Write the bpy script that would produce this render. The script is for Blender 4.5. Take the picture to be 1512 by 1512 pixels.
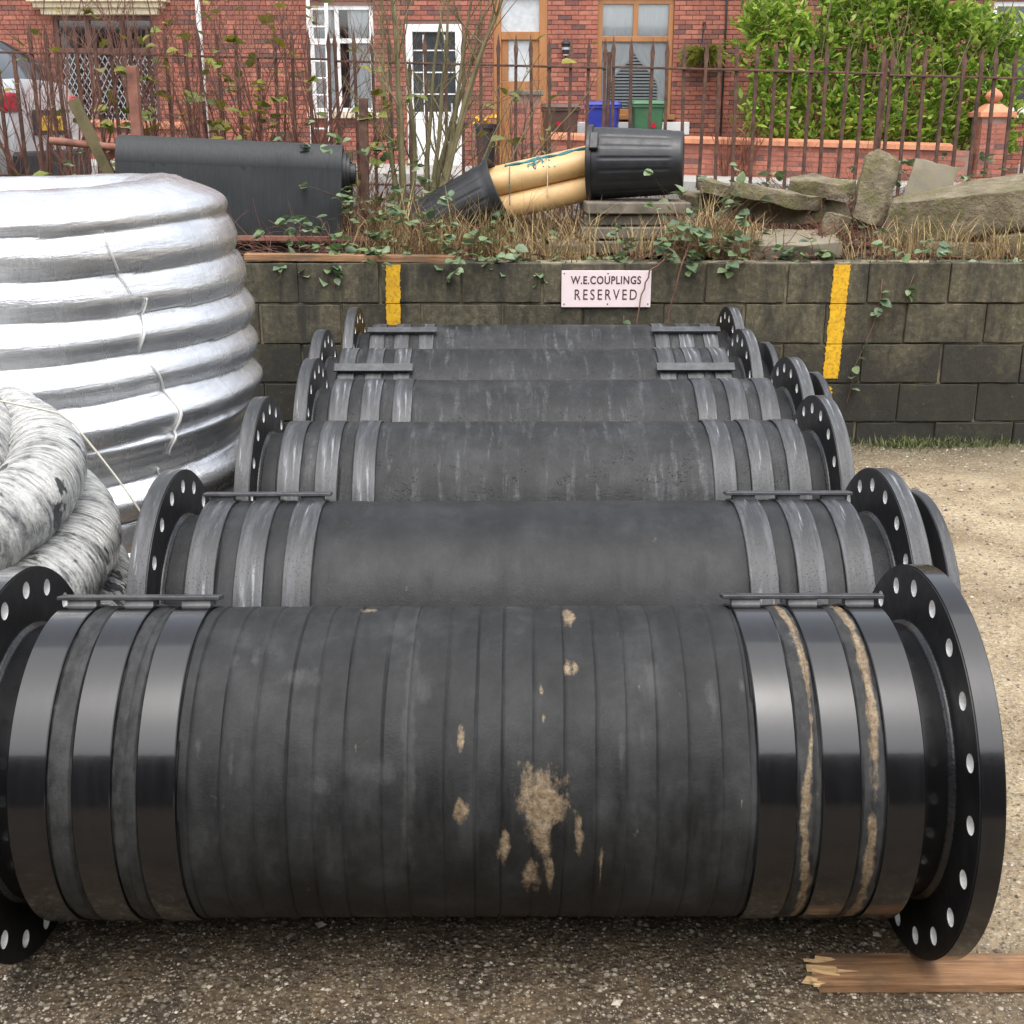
import bpy, bmesh, math, random
from mathutils import Vector, Matrix, Euler, noise as mnoise
random.seed(7)
R = math.radians
for o in list(bpy.data.objects): bpy.data.objects.remove(o)
scene = bpy.context.scene
COL = scene.collection

# ------------------------------------------------------------------ camera, sky, sun, exposure
FPX, PITCH, CAMH = 1800.0, R(17.62), 1.749
cam = bpy.data.cameras.new('camera'); camo = bpy.data.objects.new('camera', cam); COL.objects.link(camo)
cam.sensor_fit = 'HORIZONTAL'; cam.sensor_width = 36.0; cam.lens = 36.0*FPX/1512.0
cam.clip_start = 0.05; cam.clip_end = 900
camo.location = (0, 0, CAMH); camo.rotation_euler = (math.pi/2-PITCH, 0, 0)
scene.camera = camo

SUN_EL, SUN_AZ = R(70), R(175)          # azimuth measured from +Y towards +X: behind the viewer, veiled by cloud
world = bpy.data.worlds.new('World'); scene.world = world; world.use_nodes = True
wn = world.node_tree; wn.nodes.clear()
sky = wn.nodes.new('ShaderNodeTexSky'); sky.sky_type = 'NISHITA'; sky.sun_disc = False
sky.sun_elevation = SUN_EL; sky.sun_rotation = SUN_AZ; sky.air_density = 1.0; sky.dust_density = 4.0; sky.ozone_density = 1.0
hs = wn.nodes.new('ShaderNodeHueSaturation'); hs.inputs['Saturation'].default_value = 0.32
bg = wn.nodes.new('ShaderNodeBackground'); bg.inputs['Strength'].default_value = 0.15
wo = wn.nodes.new('ShaderNodeOutputWorld')
wn.links.new(sky.outputs[0], hs.inputs['Color']); wn.links.new(hs.outputs[0], bg.inputs['Color']); wn.links.new(bg.outputs[0], wo.inputs['Surface'])
sl = bpy.data.lights.new('sun', 'SUN'); sl.energy = 0.9; sl.angle = R(100); sl.color = (1.0, 0.97, 0.93)
so = bpy.data.objects.new('sun', sl); COL.objects.link(so)
sd = Vector((math.sin(SUN_AZ)*math.cos(SUN_EL), math.cos(SUN_AZ)*math.cos(SUN_EL), math.sin(SUN_EL)))
so.rotation_euler = sd.to_track_quat('Z', 'Y').to_euler()
scene.view_settings.view_transform = 'Standard'; scene.view_settings.look = 'None'
scene.view_settings.exposure = 1.2; scene.view_settings.gamma = 1.0; scene.view_settings.use_curve_mapping = False

# ------------------------------------------------------------------ node helpers
def newmat(name):
    m = bpy.data.materials.new(name); m.use_nodes = True
    nt = m.node_tree; nt.nodes.clear()
    b = nt.nodes.new('ShaderNodeBsdfPrincipled'); o = nt.nodes.new('ShaderNodeOutputMaterial')
    nt.links.new(b.outputs[0], o.inputs['Surface'])
    return m, nt, b
def setin(nt, node, key, v):
    s = node.inputs[key]
    if isinstance(v, bpy.types.NodeSocket): nt.links.new(v, s)
    elif isinstance(v, (tuple, list)):
        s.default_value = tuple(v) + (1.0,) if (len(v) == 3 and s.type == 'RGBA') else tuple(v)
    else: s.default_value = v
def N(nt, typ, props=None, **ins):
    n = nt.nodes.new('ShaderNode'+typ)
    for k, v in (props or {}).items(): setattr(n, k, v)
    for k, v in ins.items(): setin(nt, n, int(k[1:]) if k[0] == 'i' and k[1:].isdigit() else k.replace('_', ' '), v)
    return n
def coord(nt, kind='pos', scale=(1,1,1)):
    if kind == 'pos': c = N(nt, 'NewGeometry').outputs['Position']
    elif kind == 'uv': c = N(nt, 'UVMap').outputs[0]
    else: c = N(nt, 'TexCoord').outputs['Object']
    if scale != (1,1,1): c = N(nt, 'VectorMath', {'operation':'MULTIPLY'}, i0=c, i1=scale).outputs[0]
    return c
def noise(nt, vec, scale, detail=5, rough=0.55, dist=0.0, out=0):
    return N(nt, 'TexNoise', None, Vector=vec, Scale=scale, Detail=detail, Roughness=rough, Distortion=dist).outputs[out]
def voro(nt, vec, scale, feature='F1', out='Distance'):
    return N(nt, 'TexVoronoi', {'feature':feature}, Vector=vec, Scale=scale).outputs[out]
def ramp(nt, fac, stops, interp='LINEAR'):
    n = N(nt, 'ValToRGB', None, Fac=fac); cr = n.color_ramp; cr.interpolation = interp
    while len(cr.elements) < len(stops): cr.elements.new(0.5)
    for e, (p, c) in zip(cr.elements, stops):
        e.position = p; e.color = (c, c, c, 1) if isinstance(c, (int, float)) else tuple(c)+(1,)
    return n.outputs[0]
def mix(nt, fac, a, b, blend='MIX'):
    n = N(nt, 'Mix', {'data_type':'RGBA', 'blend_type':blend})
    setin(nt, n, 0, fac); setin(nt, n, 6, a); setin(nt, n, 7, b)
    return n.outputs[2]
def mth(nt, op, a, b=0.0, c=0.0):
    return N(nt, 'Math', {'operation':op}, i0=a, i1=b, i2=c).outputs[0]
def bumpn(nt, b, height, strength=0.3, dist=0.01):
    n = N(nt, 'Bump', None, Strength=strength, Distance=dist, Height=height)
    nt.links.new(n.outputs[0], b.inputs['Normal']); return n
def island(nt):
    a = N(nt, 'ObjectInfo').outputs['Random']; g = N(nt, 'NewGeometry').outputs['Random Per Island']
    return mth(nt, 'FRACT', mth(nt, 'ADD', a, g))
def mott(name, cols, scale=4, rough=(0.6,0.85), bump=0.25, bscale=60, kind='pos', stretch=(1,1,1), metal=0.0, detail=7, bdist=0.004, vary=0.0, spec=0.5, dirt=None):
    """mottled material: ramp through cols by noise, fine relief, optional tint per piece"""
    m, nt, b = newmat(name)
    v = coord(nt, kind, stretch)
    f = noise(nt, v, scale, detail, 0.6)
    n = len(cols)
    c = ramp(nt, f, [(0.3+0.4*i/max(1,n-1), cols[i]) for i in range(n)])
    if vary:
        r = island(nt)
        c = mix(nt, 1.0, c, ramp(nt, r, [(0, 1-vary), (1, 1+vary*0.6)]), 'MULTIPLY')
    if dirt:
        d = ramp(nt, noise(nt, coord(nt, 'pos'), dirt[1], 6, 0.65), [(0.48, 0.0), (0.62, 1.0)])
        c = mix(nt, mth(nt, 'MULTIPLY', d, dirt[2]), c, dirt[0])
    nt.links.new(c, b.inputs['Base Color'])
    nt.links.new(ramp(nt, noise(nt, v, scale*2.3, 4), [(0.3, rough[0]), (0.7, rough[1])]), b.inputs['Roughness'])
    b.inputs['Metallic'].default_value = metal; b.inputs['Specular IOR Level'].default_value = spec
    if bump: bumpn(nt, b, noise(nt, v, bscale, 6, 0.65), bump, bdist)
    return m

# ------------------------------------------------------------------ mesh helpers
class MB:
    def __init__(s): s.v = []; s.f = []; s.uv = []; s.mi = []
    def add(s, vs, fs, uvs=None, mi=0):
        k = len(s.v); s.v += [tuple(x) for x in vs]
        for i, f in enumerate(fs):
            s.f.append(tuple(k+j for j in f)); s.mi.append(mi)
            s.uv.append(uvs[i] if uvs else None)
    def box(s, c, d, rot=None, mi=0):
        x, y, z = d[0]/2, d[1]/2, d[2]/2
        vs = [Vector((a, b, e)) for a in (-x, x) for b in (-y, y) for e in (-z, z)]
        if rot is not None:
            q = Euler(rot).to_matrix() if not isinstance(rot, Matrix) else rot
            vs = [q @ p for p in vs]
        c = Vector(c)
        s.add([p+c for p in vs], [(0,1,3,2), (4,6,7,5), (0,4,5,1), (2,3,7,6), (0,2,6,4), (1,5,7,3)], mi=mi)
    def bar(s, a, b, w, h=None, mi=0):
        a, b = Vector(a), Vector(b); d = b-a
        q = d.to_track_quat('X', 'Z').to_matrix()
        s.box((a+b)/2, (d.length, w, h or w), q, mi)
    def tube(s, path, rad, n=8, cap=True, mi=0, wob=None):
        path = [Vector(p) for p in path]; m = len(path)
        rads = rad if isinstance(rad, (list, tuple)) else [rad]*m
        vs = []; t0 = (path[1]-path[0]).normalized()
        up = Vector((0,0,1)) if abs(t0.z) < 0.9 else Vector((1,0,0))
        nrm = (up - t0*up.dot(t0)).normalized(); L = 0; ls = []
        for i in range(m):
            t = (path[min(i+1,m-1)]-path[max(i-1,0)]).normalized()
            nrm = (nrm - t*nrm.dot(t)).normalized(); bi = t.cross(nrm)
            if i: L += (path[i]-path[i-1]).length
            ls.append(L)
            for k in range(n):
                a = 2*math.pi*k/n; r = rads[i]*(wob(L, a) if wob else 1)
                vs.append(path[i] + (nrm*math.cos(a)+bi*math.sin(a))*r)
        fs, us = [], []
        for i in range(m-1):
            for k in range(n):
                k2 = (k+1) % n
                fs.append((i*n+k, i*n+k2, (i+1)*n+k2, (i+1)*n+k))
                r = rads[i]; a0 = 2*math.pi*k/n*r; a1 = 2*math.pi*(k+1)/n*r
                us.append(((ls[i],a0), (ls[i],a1), (ls[i+1],a1), (ls[i+1],a0)))
        if cap:
            fs.append(tuple(range(n-1,-1,-1))); us.append(((0,0),)*n)
            fs.append(tuple((m-1)*n+k for k in range(n))); us.append(((0,0),)*n)
        s.add(vs, fs, us, mi)
    def lathe_x(s, prof, n=96, rf=None, closed=False, a0=-math.pi, a1=math.pi, mi=0):
        """revolve (x, r) about the X axis; uv = (x, angle*r)"""
        full = abs(a1-a0-2*math.pi) < 1e-6; m = len(prof); na = n if full else n+1
        vs = []
        for k in range(na):
            a = a0+(a1-a0)*k/n
            for (x, r) in prof:
                xx = x
                rr = r*(rf(xx, a) if rf else 1)
                vs.append((xx, -math.sin(a)*rr, math.cos(a)*rr))     # a = 0 is the top, a = 90 deg faces -Y
        fs, us = [], []
        for k in range(n):
            k2 = (k+1) % na
            for i in range(m if closed else m-1):
                i2 = (i+1) % m
                fs.append((k*m+i, k*m+i2, k2*m+i2, k2*m+i))
                A0 = (a0+(a1-a0)*k/n)*prof[i][1]; A1 = (a0+(a1-a0)*(k+1)/n)*prof[i][1]
                us.append(((prof[i][0],A0), (prof[i2][0],A0), (prof[i2][0],A1), (prof[i][0],A1)))
        s.add(vs, fs, us, mi)
    def mesh(s, name, mats, smooth=False, recalc=False):
        me = bpy.data.meshes.new(name); me.from_pydata(s.v, [], s.f)
        for m in (mats if isinstance(mats, (list, tuple)) else [mats]): me.materials.append(m)
        if any(s.mi): me.polygons.foreach_set('material_index', s.mi)
        if any(u for u in s.uv):
            ul = me.uv_layers.new(name='UVMap'); flat = []
            for u, f in zip(s.uv, s.f):
                for j in range(len(f)): flat += list(u[j]) if u else [0, 0]
            ul.data.foreach_set('uv', flat)
        if recalc:
            bm = bmesh.new(); bm.from_mesh(me); bmesh.ops.recalc_face_normals(bm, faces=bm.faces); bm.to_mesh(me); bm.free()
        if smooth: me.polygons.foreach_set('use_smooth', [True]*len(me.polygons))
        me.update(); return me
    def build(s, name, mats, parent=None, smooth=False, recalc=False, sharp=None, bevel=None, loc=None, rot=None):
        me = s.mesh(name, mats, smooth, recalc)
        return link(name, me, parent, loc, rot, sharp, bevel)
def link(name, me, parent=None, loc=None, rot=None, sharp=None, bevel=None):
    o = bpy.data.objects.new(name, me); COL.objects.link(o)
    if parent is not None: o.parent = parent
    if loc is not None: o.location = loc
    if rot is not None: o.rotation_euler = rot
    if sharp is not None: me.set_sharp_from_angle(angle=R(sharp))
    if bevel:
        b = o.modifiers.new('bevel', 'BEVEL'); b.width = bevel; b.segments = 2; b.limit_method = 'ANGLE'; b.angle_limit = R(40)
    return o
def tag(o, label=None, cat=None, group=None, kind=None):
    if label: o['label'] = label
    if cat: o['category'] = cat
    if group: o['group'] = group
    if kind: o['kind'] = kind
    return o
def thing(name, loc, label, cat, group=None, rot=(0,0,0)):
    o = bpy.data.objects.new(name, None); COL.objects.link(o); o.location = loc; o.rotation_euler = rot
    o.empty_display_size = 0.2
    return tag(o, label, cat, group)
def fbm(x, y, z=0.0, o=4):
    return mnoise.fractal(Vector((x, y, z)), 1.0, 2.0, o)
def ss(a, b, x):
    t = min(1, max(0, (x-a)/(b-a))); return t*t*(3-2*t)

# ------------------------------------------------------------------ materials
# rubber sleeves: uv = (axial metres, circumference metres)
def rubber(name, dark, light, wet, seams=None):
    m, nt, b = newmat(name)
    uv = coord(nt, 'uv'); ps = coord(nt, 'obj')
    a = noise(nt, N(nt, 'VectorMath', {'operation':'MULTIPLY'}, i0=uv, i1=(1,0.22,1)).outputs[0], 16, 8, 0.65)
    c = ramp(nt, a, [(0.25, dark), (0.72, light)])
    bl = ramp(nt, noise(nt, ps, 5.0, 8, 0.72), [(0.34, 0.45), (0.5, 0.95), (0.7, 1.9)])
    c = mix(nt, 1.0, c, bl, 'MULTIPLY')
    st = N(nt, 'Attribute', {'attribute_name':'stain'}).outputs['Fac']
    n2 = noise(nt, N(nt, 'VectorMath', {'operation':'MULTIPLY'}, i0=uv, i1=(1,0.5,1)).outputs[0], 42, 7, 0.7)
    n3 = noise(nt, N(nt, 'VectorMath', {'operation':'MULTIPLY'}, i0=uv, i1=(1,0.6,1)).outputs[0], 17, 4, 0.6)
    sm = ramp(nt, mth(nt, 'ADD', st, mth(nt, 'MULTIPLY', mth(nt, 'SUBTRACT', mth(nt, 'ADD', mth(nt, 'MULTIPLY', n2, 0.7), mth(nt, 'MULTIPLY', n3, 0.6)), 0.65), 2.5)), [(0.42, 0.0), (0.80, 1.0)])
    mud = ramp(nt, noise(nt, uv, 38, 8, 0.8), [(0.28, (0.075,0.052,0.034)), (0.45, (0.19,0.135,0.08)), (0.58, (0.29,0.225,0.145)), (0.75, (0.40,0.345,0.26))])
    brk = ramp(nt, noise(nt, uv, 120, 5, 0.75), [(0.36, 0.35), (0.52, 1.0)])
    sc = N(nt, 'Attribute', {'attribute_name':'scuff'}).outputs['Fac']
    scm = ramp(nt, mth(nt, 'ADD', sc, mth(nt, 'MULTIPLY', mth(nt, 'SUBTRACT', n2, 0.5), 2.2)), [(0.45, 0.0), (1.0, 0.6)])
    c = mix(nt, scm, c, (0.058, 0.058, 0.057))
    c = mix(nt, mth(nt, 'MULTIPLY', mth(nt, 'MULTIPLY', sm, brk), 0.92), c, mud)
    if wet:
        dr = noise(nt, N(nt, 'VectorMath', {'operation':'MULTIPLY'}, i0=uv, i1=(1,0.13,1)).outputs[0], 24, 6, 0.7)
        spt = noise(nt, uv, 55, 4, 0.7)
        w = mth(nt, 'MULTIPLY', ramp(nt, dr, [(0.54, 0.0), (0.74, 1.0)]), ramp(nt, spt, [(0.42, 0.25), (0.62, 1.0)]))
        c = mix(nt, mth(nt, 'MULTIPLY', w, wet), c, (0.15, 0.155, 0.16))
    nt.links.new(c, b.inputs['Base Color'])
    nt.links.new(ramp(nt, a, [(0.3, 0.42), (0.7, 0.8)]) if not wet else ramp(nt, a, [(0.3, 0.34), (0.7, 0.6)]), b.inputs['Roughness'])
    b.inputs['Specular IOR Level'].default_value = 0.3
    h = mth(nt, 'ADD', noise(nt, uv, 180, 5, 0.7), mth(nt, 'MULTIPLY', noise(nt, uv, 22, 4), 1.2))
    if wet > 0.5:
        vd = voro(nt, uv, 95); h = mth(nt, 'ADD', h, mth(nt, 'MULTIPLY', mth(nt, 'MULTIPLY', ramp(nt, vd, [(0.0, 1.0), (0.30, 0.0)]), ramp(nt, noise(nt, uv, 12, 3), [(0.48, 0.0), (0.6, 1.0)])), 1.8))
    bumpn(nt, b, h, 0.5 if wet > 0.5 else 0.35, 0.004 if wet > 0.5 else 0.003)
    return m
MT = {}
MT['rubber_dry'] = rubber('rubber_dry', (0.004,0.0043,0.0048), (0.033,0.034,0.0345), 0)
MT['rubber_wet'] = rubber('rubber_wet', (0.007,0.0075,0.008), (0.032,0.033,0.034), 0.85)
MT['rubber_damp'] = rubber('rubber_damp', (0.008,0.0086,0.009), (0.021,0.022,0.023), 0.06)
MT['rubber_gap'] = rubber('rubber_gap', (0.05,0.05,0.051), (0.12,0.118,0.115), 0)
def paint_black(name, gloss, streak):
    m, nt, b = newmat(name); uv = coord(nt, 'uv')
    s = noise(nt, N(nt, 'VectorMath', {'operation':'MULTIPLY'}, i0=uv, i1=(1,0.1,1)).outputs[0], 30, 7, 0.7)
    if streak:
        w = ramp(nt, s, [(0.46, 0.0), (0.66, 1.0)])
        c = mix(nt, mth(nt, 'MULTIPLY', w, 0.9), (0.026,0.027,0.029), (0.10,0.104,0.112))
        s3 = noise(nt, N(nt, 'VectorMath', {'operation':'MULTIPLY'}, i0=uv, i1=(1,0.07,1)).outputs[0], 62, 5, 0.6)
        c = mix(nt, ramp(nt, s3, [(0.6, 0.0), (0.68, 0.85)]), c, (0.23,0.237,0.25))
        sp = ramp(nt, voro(nt, uv, 130), [(0.1, 1.0), (0.24, 0.0)])
        c = mix(nt, mth(nt, 'MULTIPLY', sp, 0.6), c, (0.02,0.02,0.022))
    else:
        c = ramp(nt, s, [(0.3, (0.004,0.004,0.0045)), (0.7, (0.008,0.008,0.009))])
    nt.links.new(c, b.inputs['Base Color'])
    nt.links.new(ramp(nt, s, [(0.3, gloss), (0.7, gloss*1.5)]), b.inputs['Roughness'])
    if not streak:
        b.inputs['Specular IOR Level'].default_value = 0.45; b.inputs['Coat Weight'].default_value = 0.45; b.inputs['Coat Roughness'].default_value = 0.09; b.inputs['Coat IOR'].default_value = 1.6
    h = noise(nt, uv, 40, 4)
    if streak: h = mth(nt, 'ADD', h, mth(nt, 'MULTIPLY', ramp(nt, voro(nt, uv, 130), [(0.0, 1.0), (0.3, 0.0)]), 1.0))
    bumpn(nt, b, h, 0.08 if not streak else 0.3, 0.003)
    return m
MT['gloss_black'] = paint_black('gloss_black', 0.17, False)
MT['band_wet'] = paint_black('band_wet', 0.36, True)
MT['flange_face'] = mott('flange_face', [(0.004,0.004,0.0045), (0.009,0.009,0.010)], 8, (0.3,0.5), 0.15, 90, 'obj')
MT['bore_steel'] = mott('bore_steel', [(0.6,0.6,0.59), (0.85,0.85,0.84)], 60, (0.3,0.5), 0.2, 200, 'obj', metal=0.25)
MT['weld'] = mott('weld', [(0.008,0.008,0.009), (0.022,0.022,0.024)], 90, (0.15,0.3), 0.25, 70, 'obj', bdist=0.004)
MT['lug_black'] = mott('lug_black', [(0.02,0.02,0.022), (0.07,0.07,0.074)], 25, (0.25,0.5), 0.2, 120, 'obj')
MT['lug_grey'] = mott('lug_grey', [(0.03,0.031,0.033), (0.085,0.088,0.094)], 25, (0.3,0.55), 0.3, 120, 'obj')
MT['pale_lug'] = mott('pale_lug', [(0.16,0.16,0.16), (0.30,0.30,0.30)], 25, (0.3,0.5), 0.2, 120, 'obj')

def ground_mat():
    m, nt, b = newmat('yard_gravel'); p = coord(nt, 'pos')
    big = noise(nt, p, 1.3, 6, 0.6); fine = noise(nt, p, 45, 7, 0.75)
    dark = ramp(nt, fine, [(0.3, (0.036,0.025,0.014)), (0.52, (0.125,0.087,0.048)), (0.75, (0.27,0.20,0.122))])
    tan = ramp(nt, fine, [(0.28, (0.20,0.15,0.085)), (0.5, (0.42,0.34,0.22)), (0.75, (0.58,0.50,0.37))])
    sep = N(nt, 'SeparateXYZ', None, Vector=p)
    dark = mix(nt, 1.0, dark, ramp(nt, noise(nt, p, 4.5, 6, 0.65), [(0.36, (0.38,0.38,0.4)), (0.6, (1.1,1.08,1.05))]), 'MULTIPLY')
    # silt washed over the yard on the right, bare wet tarmac and chippings in front of the wall and to the left
    sx = mth(nt, 'ADD', sep.outputs[0], mth(nt, 'MULTIPLY', mth(nt, 'SUBTRACT', sep.outputs[1], 2.8), 0.35))
    f = mth(nt, 'ADD', mth(nt, 'MULTIPLY', sx, 0.75), mth(nt, 'MULTIPLY', mth(nt, 'SUBTRACT', big, 0.5), 1.6))
    silt = ramp(nt, f, [(0.55, 0.0), (0.98, 1.0)])
    moss = ramp(nt, mth(nt, 'ADD', mth(nt, 'MULTIPLY', sep.outputs[1], 1.0), mth(nt, 'MULTIPLY', big, 0.8)), [(0.0, 0.0), (1.0, 1.0)])
    tan = mix(nt, 1.0, tan, ramp(nt, noise(nt, p, 2.6, 6, 0.62), [(0.34, (0.55,0.48,0.40)), (0.62, (1.08,1.06,1.02))]), 'MULTIPLY')
    c = mix(nt, silt, dark, tan)
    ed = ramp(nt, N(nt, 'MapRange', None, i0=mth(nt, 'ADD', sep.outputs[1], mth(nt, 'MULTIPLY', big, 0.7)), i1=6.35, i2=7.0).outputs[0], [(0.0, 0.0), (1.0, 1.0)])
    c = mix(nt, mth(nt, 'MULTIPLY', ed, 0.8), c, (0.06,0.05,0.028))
    # chippings set in the surface, two sizes
    for sc, lo in ((58, 0.62), (110, 0.55), (190, 0.5)):
        vd = N(nt, 'TexVoronoi', None, Vector=p, Scale=sc)
        pick = ramp(nt, N(nt, 'SeparateColor', None, Color=vd.outputs['Color']).outputs[0], [(lo, 0.0), (lo+0.04, 1.0)])
        shp = ramp(nt, vd.outputs['Distance'], [(0.25, 1.0), (0.45, 0.0)])
        tone = ramp(nt, N(nt, 'SeparateColor', None, Color=vd.outputs['Color']).outputs[1], [(0.0, (0.10,0.08,0.058)), (0.55, (0.30,0.25,0.18)), (1.0, (0.62,0.56,0.45))])
        c = mix(nt, mth(nt, 'MULTIPLY', mth(nt, 'MULTIPLY', pick, shp), 0.8), c, tone)
    nt.links.new(c, b.inputs['Base Color'])
    nt.links.new(ramp(nt, noise(nt, p, 5, 5), [(0.35, 0.5), (0.65, 0.9)]), b.inputs['Roughness'])
    h = mth(nt, 'ADD', fine, mth(nt, 'MULTIPLY', ramp(nt, voro(nt, p, 70), [(0.0, 1.0), (0.5, 0.0)]), 0.8))
    bumpn(nt, b, h, 0.9, 0.012)
    return m
MT['yard'] = ground_mat()
def block_mat():
    m, nt, b = newmat('concrete_block'); p = coord(nt, 'pos')
    f = noise(nt, p, 26, 8, 0.75); big = noise(nt, p, 2.2, 6, 0.65)
    c = ramp(nt, f, [(0.28, (0.034,0.030,0.020)), (0.5, (0.085,0.076,0.049)), (0.72, (0.175,0.158,0.108))])
    c = mix(nt, 1.0, c, ramp(nt, island(nt), [(0, (0.72,0.70,0.66)), (0.5, (1.0,0.98,0.92)), (1, (1.22,1.2,1.15))]), 'MULTIPLY')
    sep = N(nt, 'SeparateXYZ', None, Vector=p)
    # black algae creeping up from the foot of the wall and down from the joints
    lo = mth(nt, 'ADD', mth(nt, 'MULTIPLY', sep.outputs[2], -1.25), mth(nt, 'MULTIPLY', big, 1.7))
    blk = ramp(nt, lo, [(-0.0, 0.0), (0.34, 1.0)])
    vs = N(nt, 'VectorMath', {'operation':'MULTIPLY'}, i0=p, i1=(1,1,0.25)).outputs[0]
    run = ramp(nt, noise(nt, vs, 9, 6, 0.65), [(0.46, 0.0), (0.64, 0.85)])
    c = mix(nt, mth(nt, 'MAXIMUM', mth(nt, 'MULTIPLY', blk, 0.85), run), c, (0.022,0.021,0.018))
    lime = ramp(nt, noise(nt, p, 60, 4, 0.7), [(0.66, 0.0), (0.74, 0.5)])
    c = mix(nt, lime, c, (0.33,0.31,0.25))
    mo = ramp(nt, noise(nt, p, 5, 6, 0.7), [(0.55, 0.0), (0.72, 0.55)])
    c = mix(nt, mo, c, (0.085,0.085,0.03))
    nt.links.new(c, b.inputs['Base Color']); b.inputs['Roughness'].default_value = 0.85
    bumpn(nt, b, mth(nt, 'ADD', f, noise(nt, p, 140, 5, 0.7)), 0.7, 0.006)
    return m
MT['block'] = block_mat()
MT['mortar'] = mott('mortar', [(0.13,0.11,0.07), (0.27,0.23,0.155), (0.36,0.31,0.21)], 9, (0.8,0.95), 0.5, 90, dirt=((0.03,0.028,0.022), 3, 0.8))
MT['yellow'] = mott('yellow_paint', [(0.62,0.33,0.01), (0.80,0.47,0.012)], 18, (0.5,0.7), 0.5, 90, dirt=((0.16,0.11,0.03), 55, 0.5))
MT['sign'] = mott('sign_board', [(0.80,0.66,0.66), (0.86,0.74,0.74)], 6, (0.25,0.4), 0.05, 60, 'obj')
MT['letter'] = mott('sign_lettering', [(0.06,0.02,0.018), (0.10,0.035,0.03)], 40, (0.4,0.6), 0.1, 100, 'obj')
MT['timber'] = mott('timber', [(0.12,0.06,0.028), (0.27,0.14,0.064), (0.40,0.235,0.12)], 5, (0.6,0.85), 0.7, 26, 'obj', (1,16,16), bdist=0.004, dirt=((0.11,0.08,0.05), 7, 0.6))
MT['timber_raw'] = mott('timber_raw', [(0.55,0.36,0.16), (0.75,0.53,0.28)], 9, (0.6,0.8), 0.6, 30, 'obj', (1,14,14))
MT['soil'] = mott('soil', [(0.028,0.02,0.012), (0.065,0.046,0.026), (0.12,0.085,0.045)], 9, (0.85,1.0), 1.0, 40, bdist=0.03)
MT['asphalt'] = mott('asphalt', [(0.07,0.07,0.07), (0.12,0.12,0.12)], 14, (0.6,0.85), 0.4, 120)
MT['pavement'] = mott('pavement', [(0.26,0.25,0.23), (0.36,0.35,0.32)], 5, (0.7,0.9), 0.3, 80)
def brick_mat():
    m, nt, b = newmat('red_brick'); p = coord(nt, 'pos'); r = island(nt)
    c = ramp(nt, r, [(0.0, (0.13,0.07,0.06)), (0.10, (0.19,0.08,0.066)), (0.17, (0.29,0.10,0.068)), (0.6, (0.36,0.122,0.08)), (1.0, (0.42,0.16,0.105))])
    c = mix(nt, 1.0, c, ramp(nt, noise(nt, p, 22, 6, 0.7), [(0.3, 0.72), (0.7, 1.22)]), 'MULTIPLY')
    c = mix(nt, ramp(nt, noise(nt, p, 1.1, 6, 0.6), [(0.5, 0.0), (0.72, 0.6)]), c, (0.13,0.06,0.05))
    nt.links.new(c, b.inputs['Base Color']); b.inputs['Roughness'].default_value = 0.8
    bumpn(nt, b, noise(nt, p, 90, 5, 0.7), 0.4, 0.004)
    return m
MT['brick'] = brick_mat()
MT['brick_mortar'] = mott('brick_mortar', [(0.22,0.125,0.10), (0.31,0.20,0.165)], 6, (0.85,0.95), 0.3, 60)
def brick_far():
    m, nt, b = newmat('brick_far'); p = coord(nt, 'pos')
    q = N(nt, 'CombineXYZ', None, X=N(nt, 'SeparateXYZ', None, Vector=p).outputs[0], Y=N(nt, 'SeparateXYZ', None, Vector=p).outputs[2]).outputs[0]
    t = N(nt, 'TexBrick', None, Vector=q, Color1=(0.36,0.095,0.05), Color2=(0.25,0.065,0.042), Mortar=(0.22,0.14,0.11), Scale=1.0, Mortar_Size=0.006, Brick_Width=0.225, Row_Height=0.075)
    nt.links.new(t.outputs[0], b.inputs['Base Color']); b.inputs['Roughness'].default_value = 0.85
    return m
MT['brick_far'] = brick_far()
MT['terracotta'] = mott('terracotta', [(0.40,0.15,0.08), (0.55,0.235,0.13)], 6, (0.6,0.8), 0.25, 60, vary=0.2)
MT['stone_trim'] = mott('cream_stone', [(0.52,0.45,0.30), (0.68,0.61,0.44)], 6, (0.6,0.8), 0.25, 50)
MT['white_upvc'] = mott('white_upvc', [(0.74,0.74,0.73), (0.82,0.82,0.81)], 4, (0.25,0.4), 0.03, 50)
MT['oak_upvc'] = mott('oak_frame', [(0.30,0.125,0.04), (0.42,0.19,0.07)], 5, (0.35,0.5), 0.15, 40, stretch=(1,1,0.15))
MT['dark_frame'] = mott('dark_frame', [(0.10,0.05,0.04), (0.16,0.08,0.06)], 6, (0.5,0.7), 0.1, 40)
MT['lead'] = mott('lead_came', [(0.33,0.35,0.36), (0.45,0.47,0.48)], 20, (0.4,0.6), 0.1, 40)
def glass_mat(name, tint, tr):
    m, nt, b = newmat(name); out = [n for n in nt.nodes if n.type == 'OUTPUT_MATERIAL'][0]
    t = N(nt, 'BsdfTransparent', None, Color=tint); g = N(nt, 'BsdfGlossy', None, Color=(0.9,0.93,0.95), Roughness=0.04)
    fr = N(nt, 'Fresnel', None, IOR=1.5)
    fac = mth(nt, 'ADD', mth(nt, 'MULTIPLY', fr.outputs[0], 1.6), tr)
    mx = N(nt, 'MixShader', None, i0=fac, i1=t.outputs[0], i2=g.outputs[0])
    nt.links.new(mx.outputs[0], out.inputs['Surface']); return m
MT['glass'] = glass_mat('window_glass', (0.96,0.97,0.97), 0.03)
MT['frosted'] = mott('frosted_glass', [(0.45,0.48,0.5), (0.6,0.62,0.63)], 12, (0.1,0.25), 0.1, 60)
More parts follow.
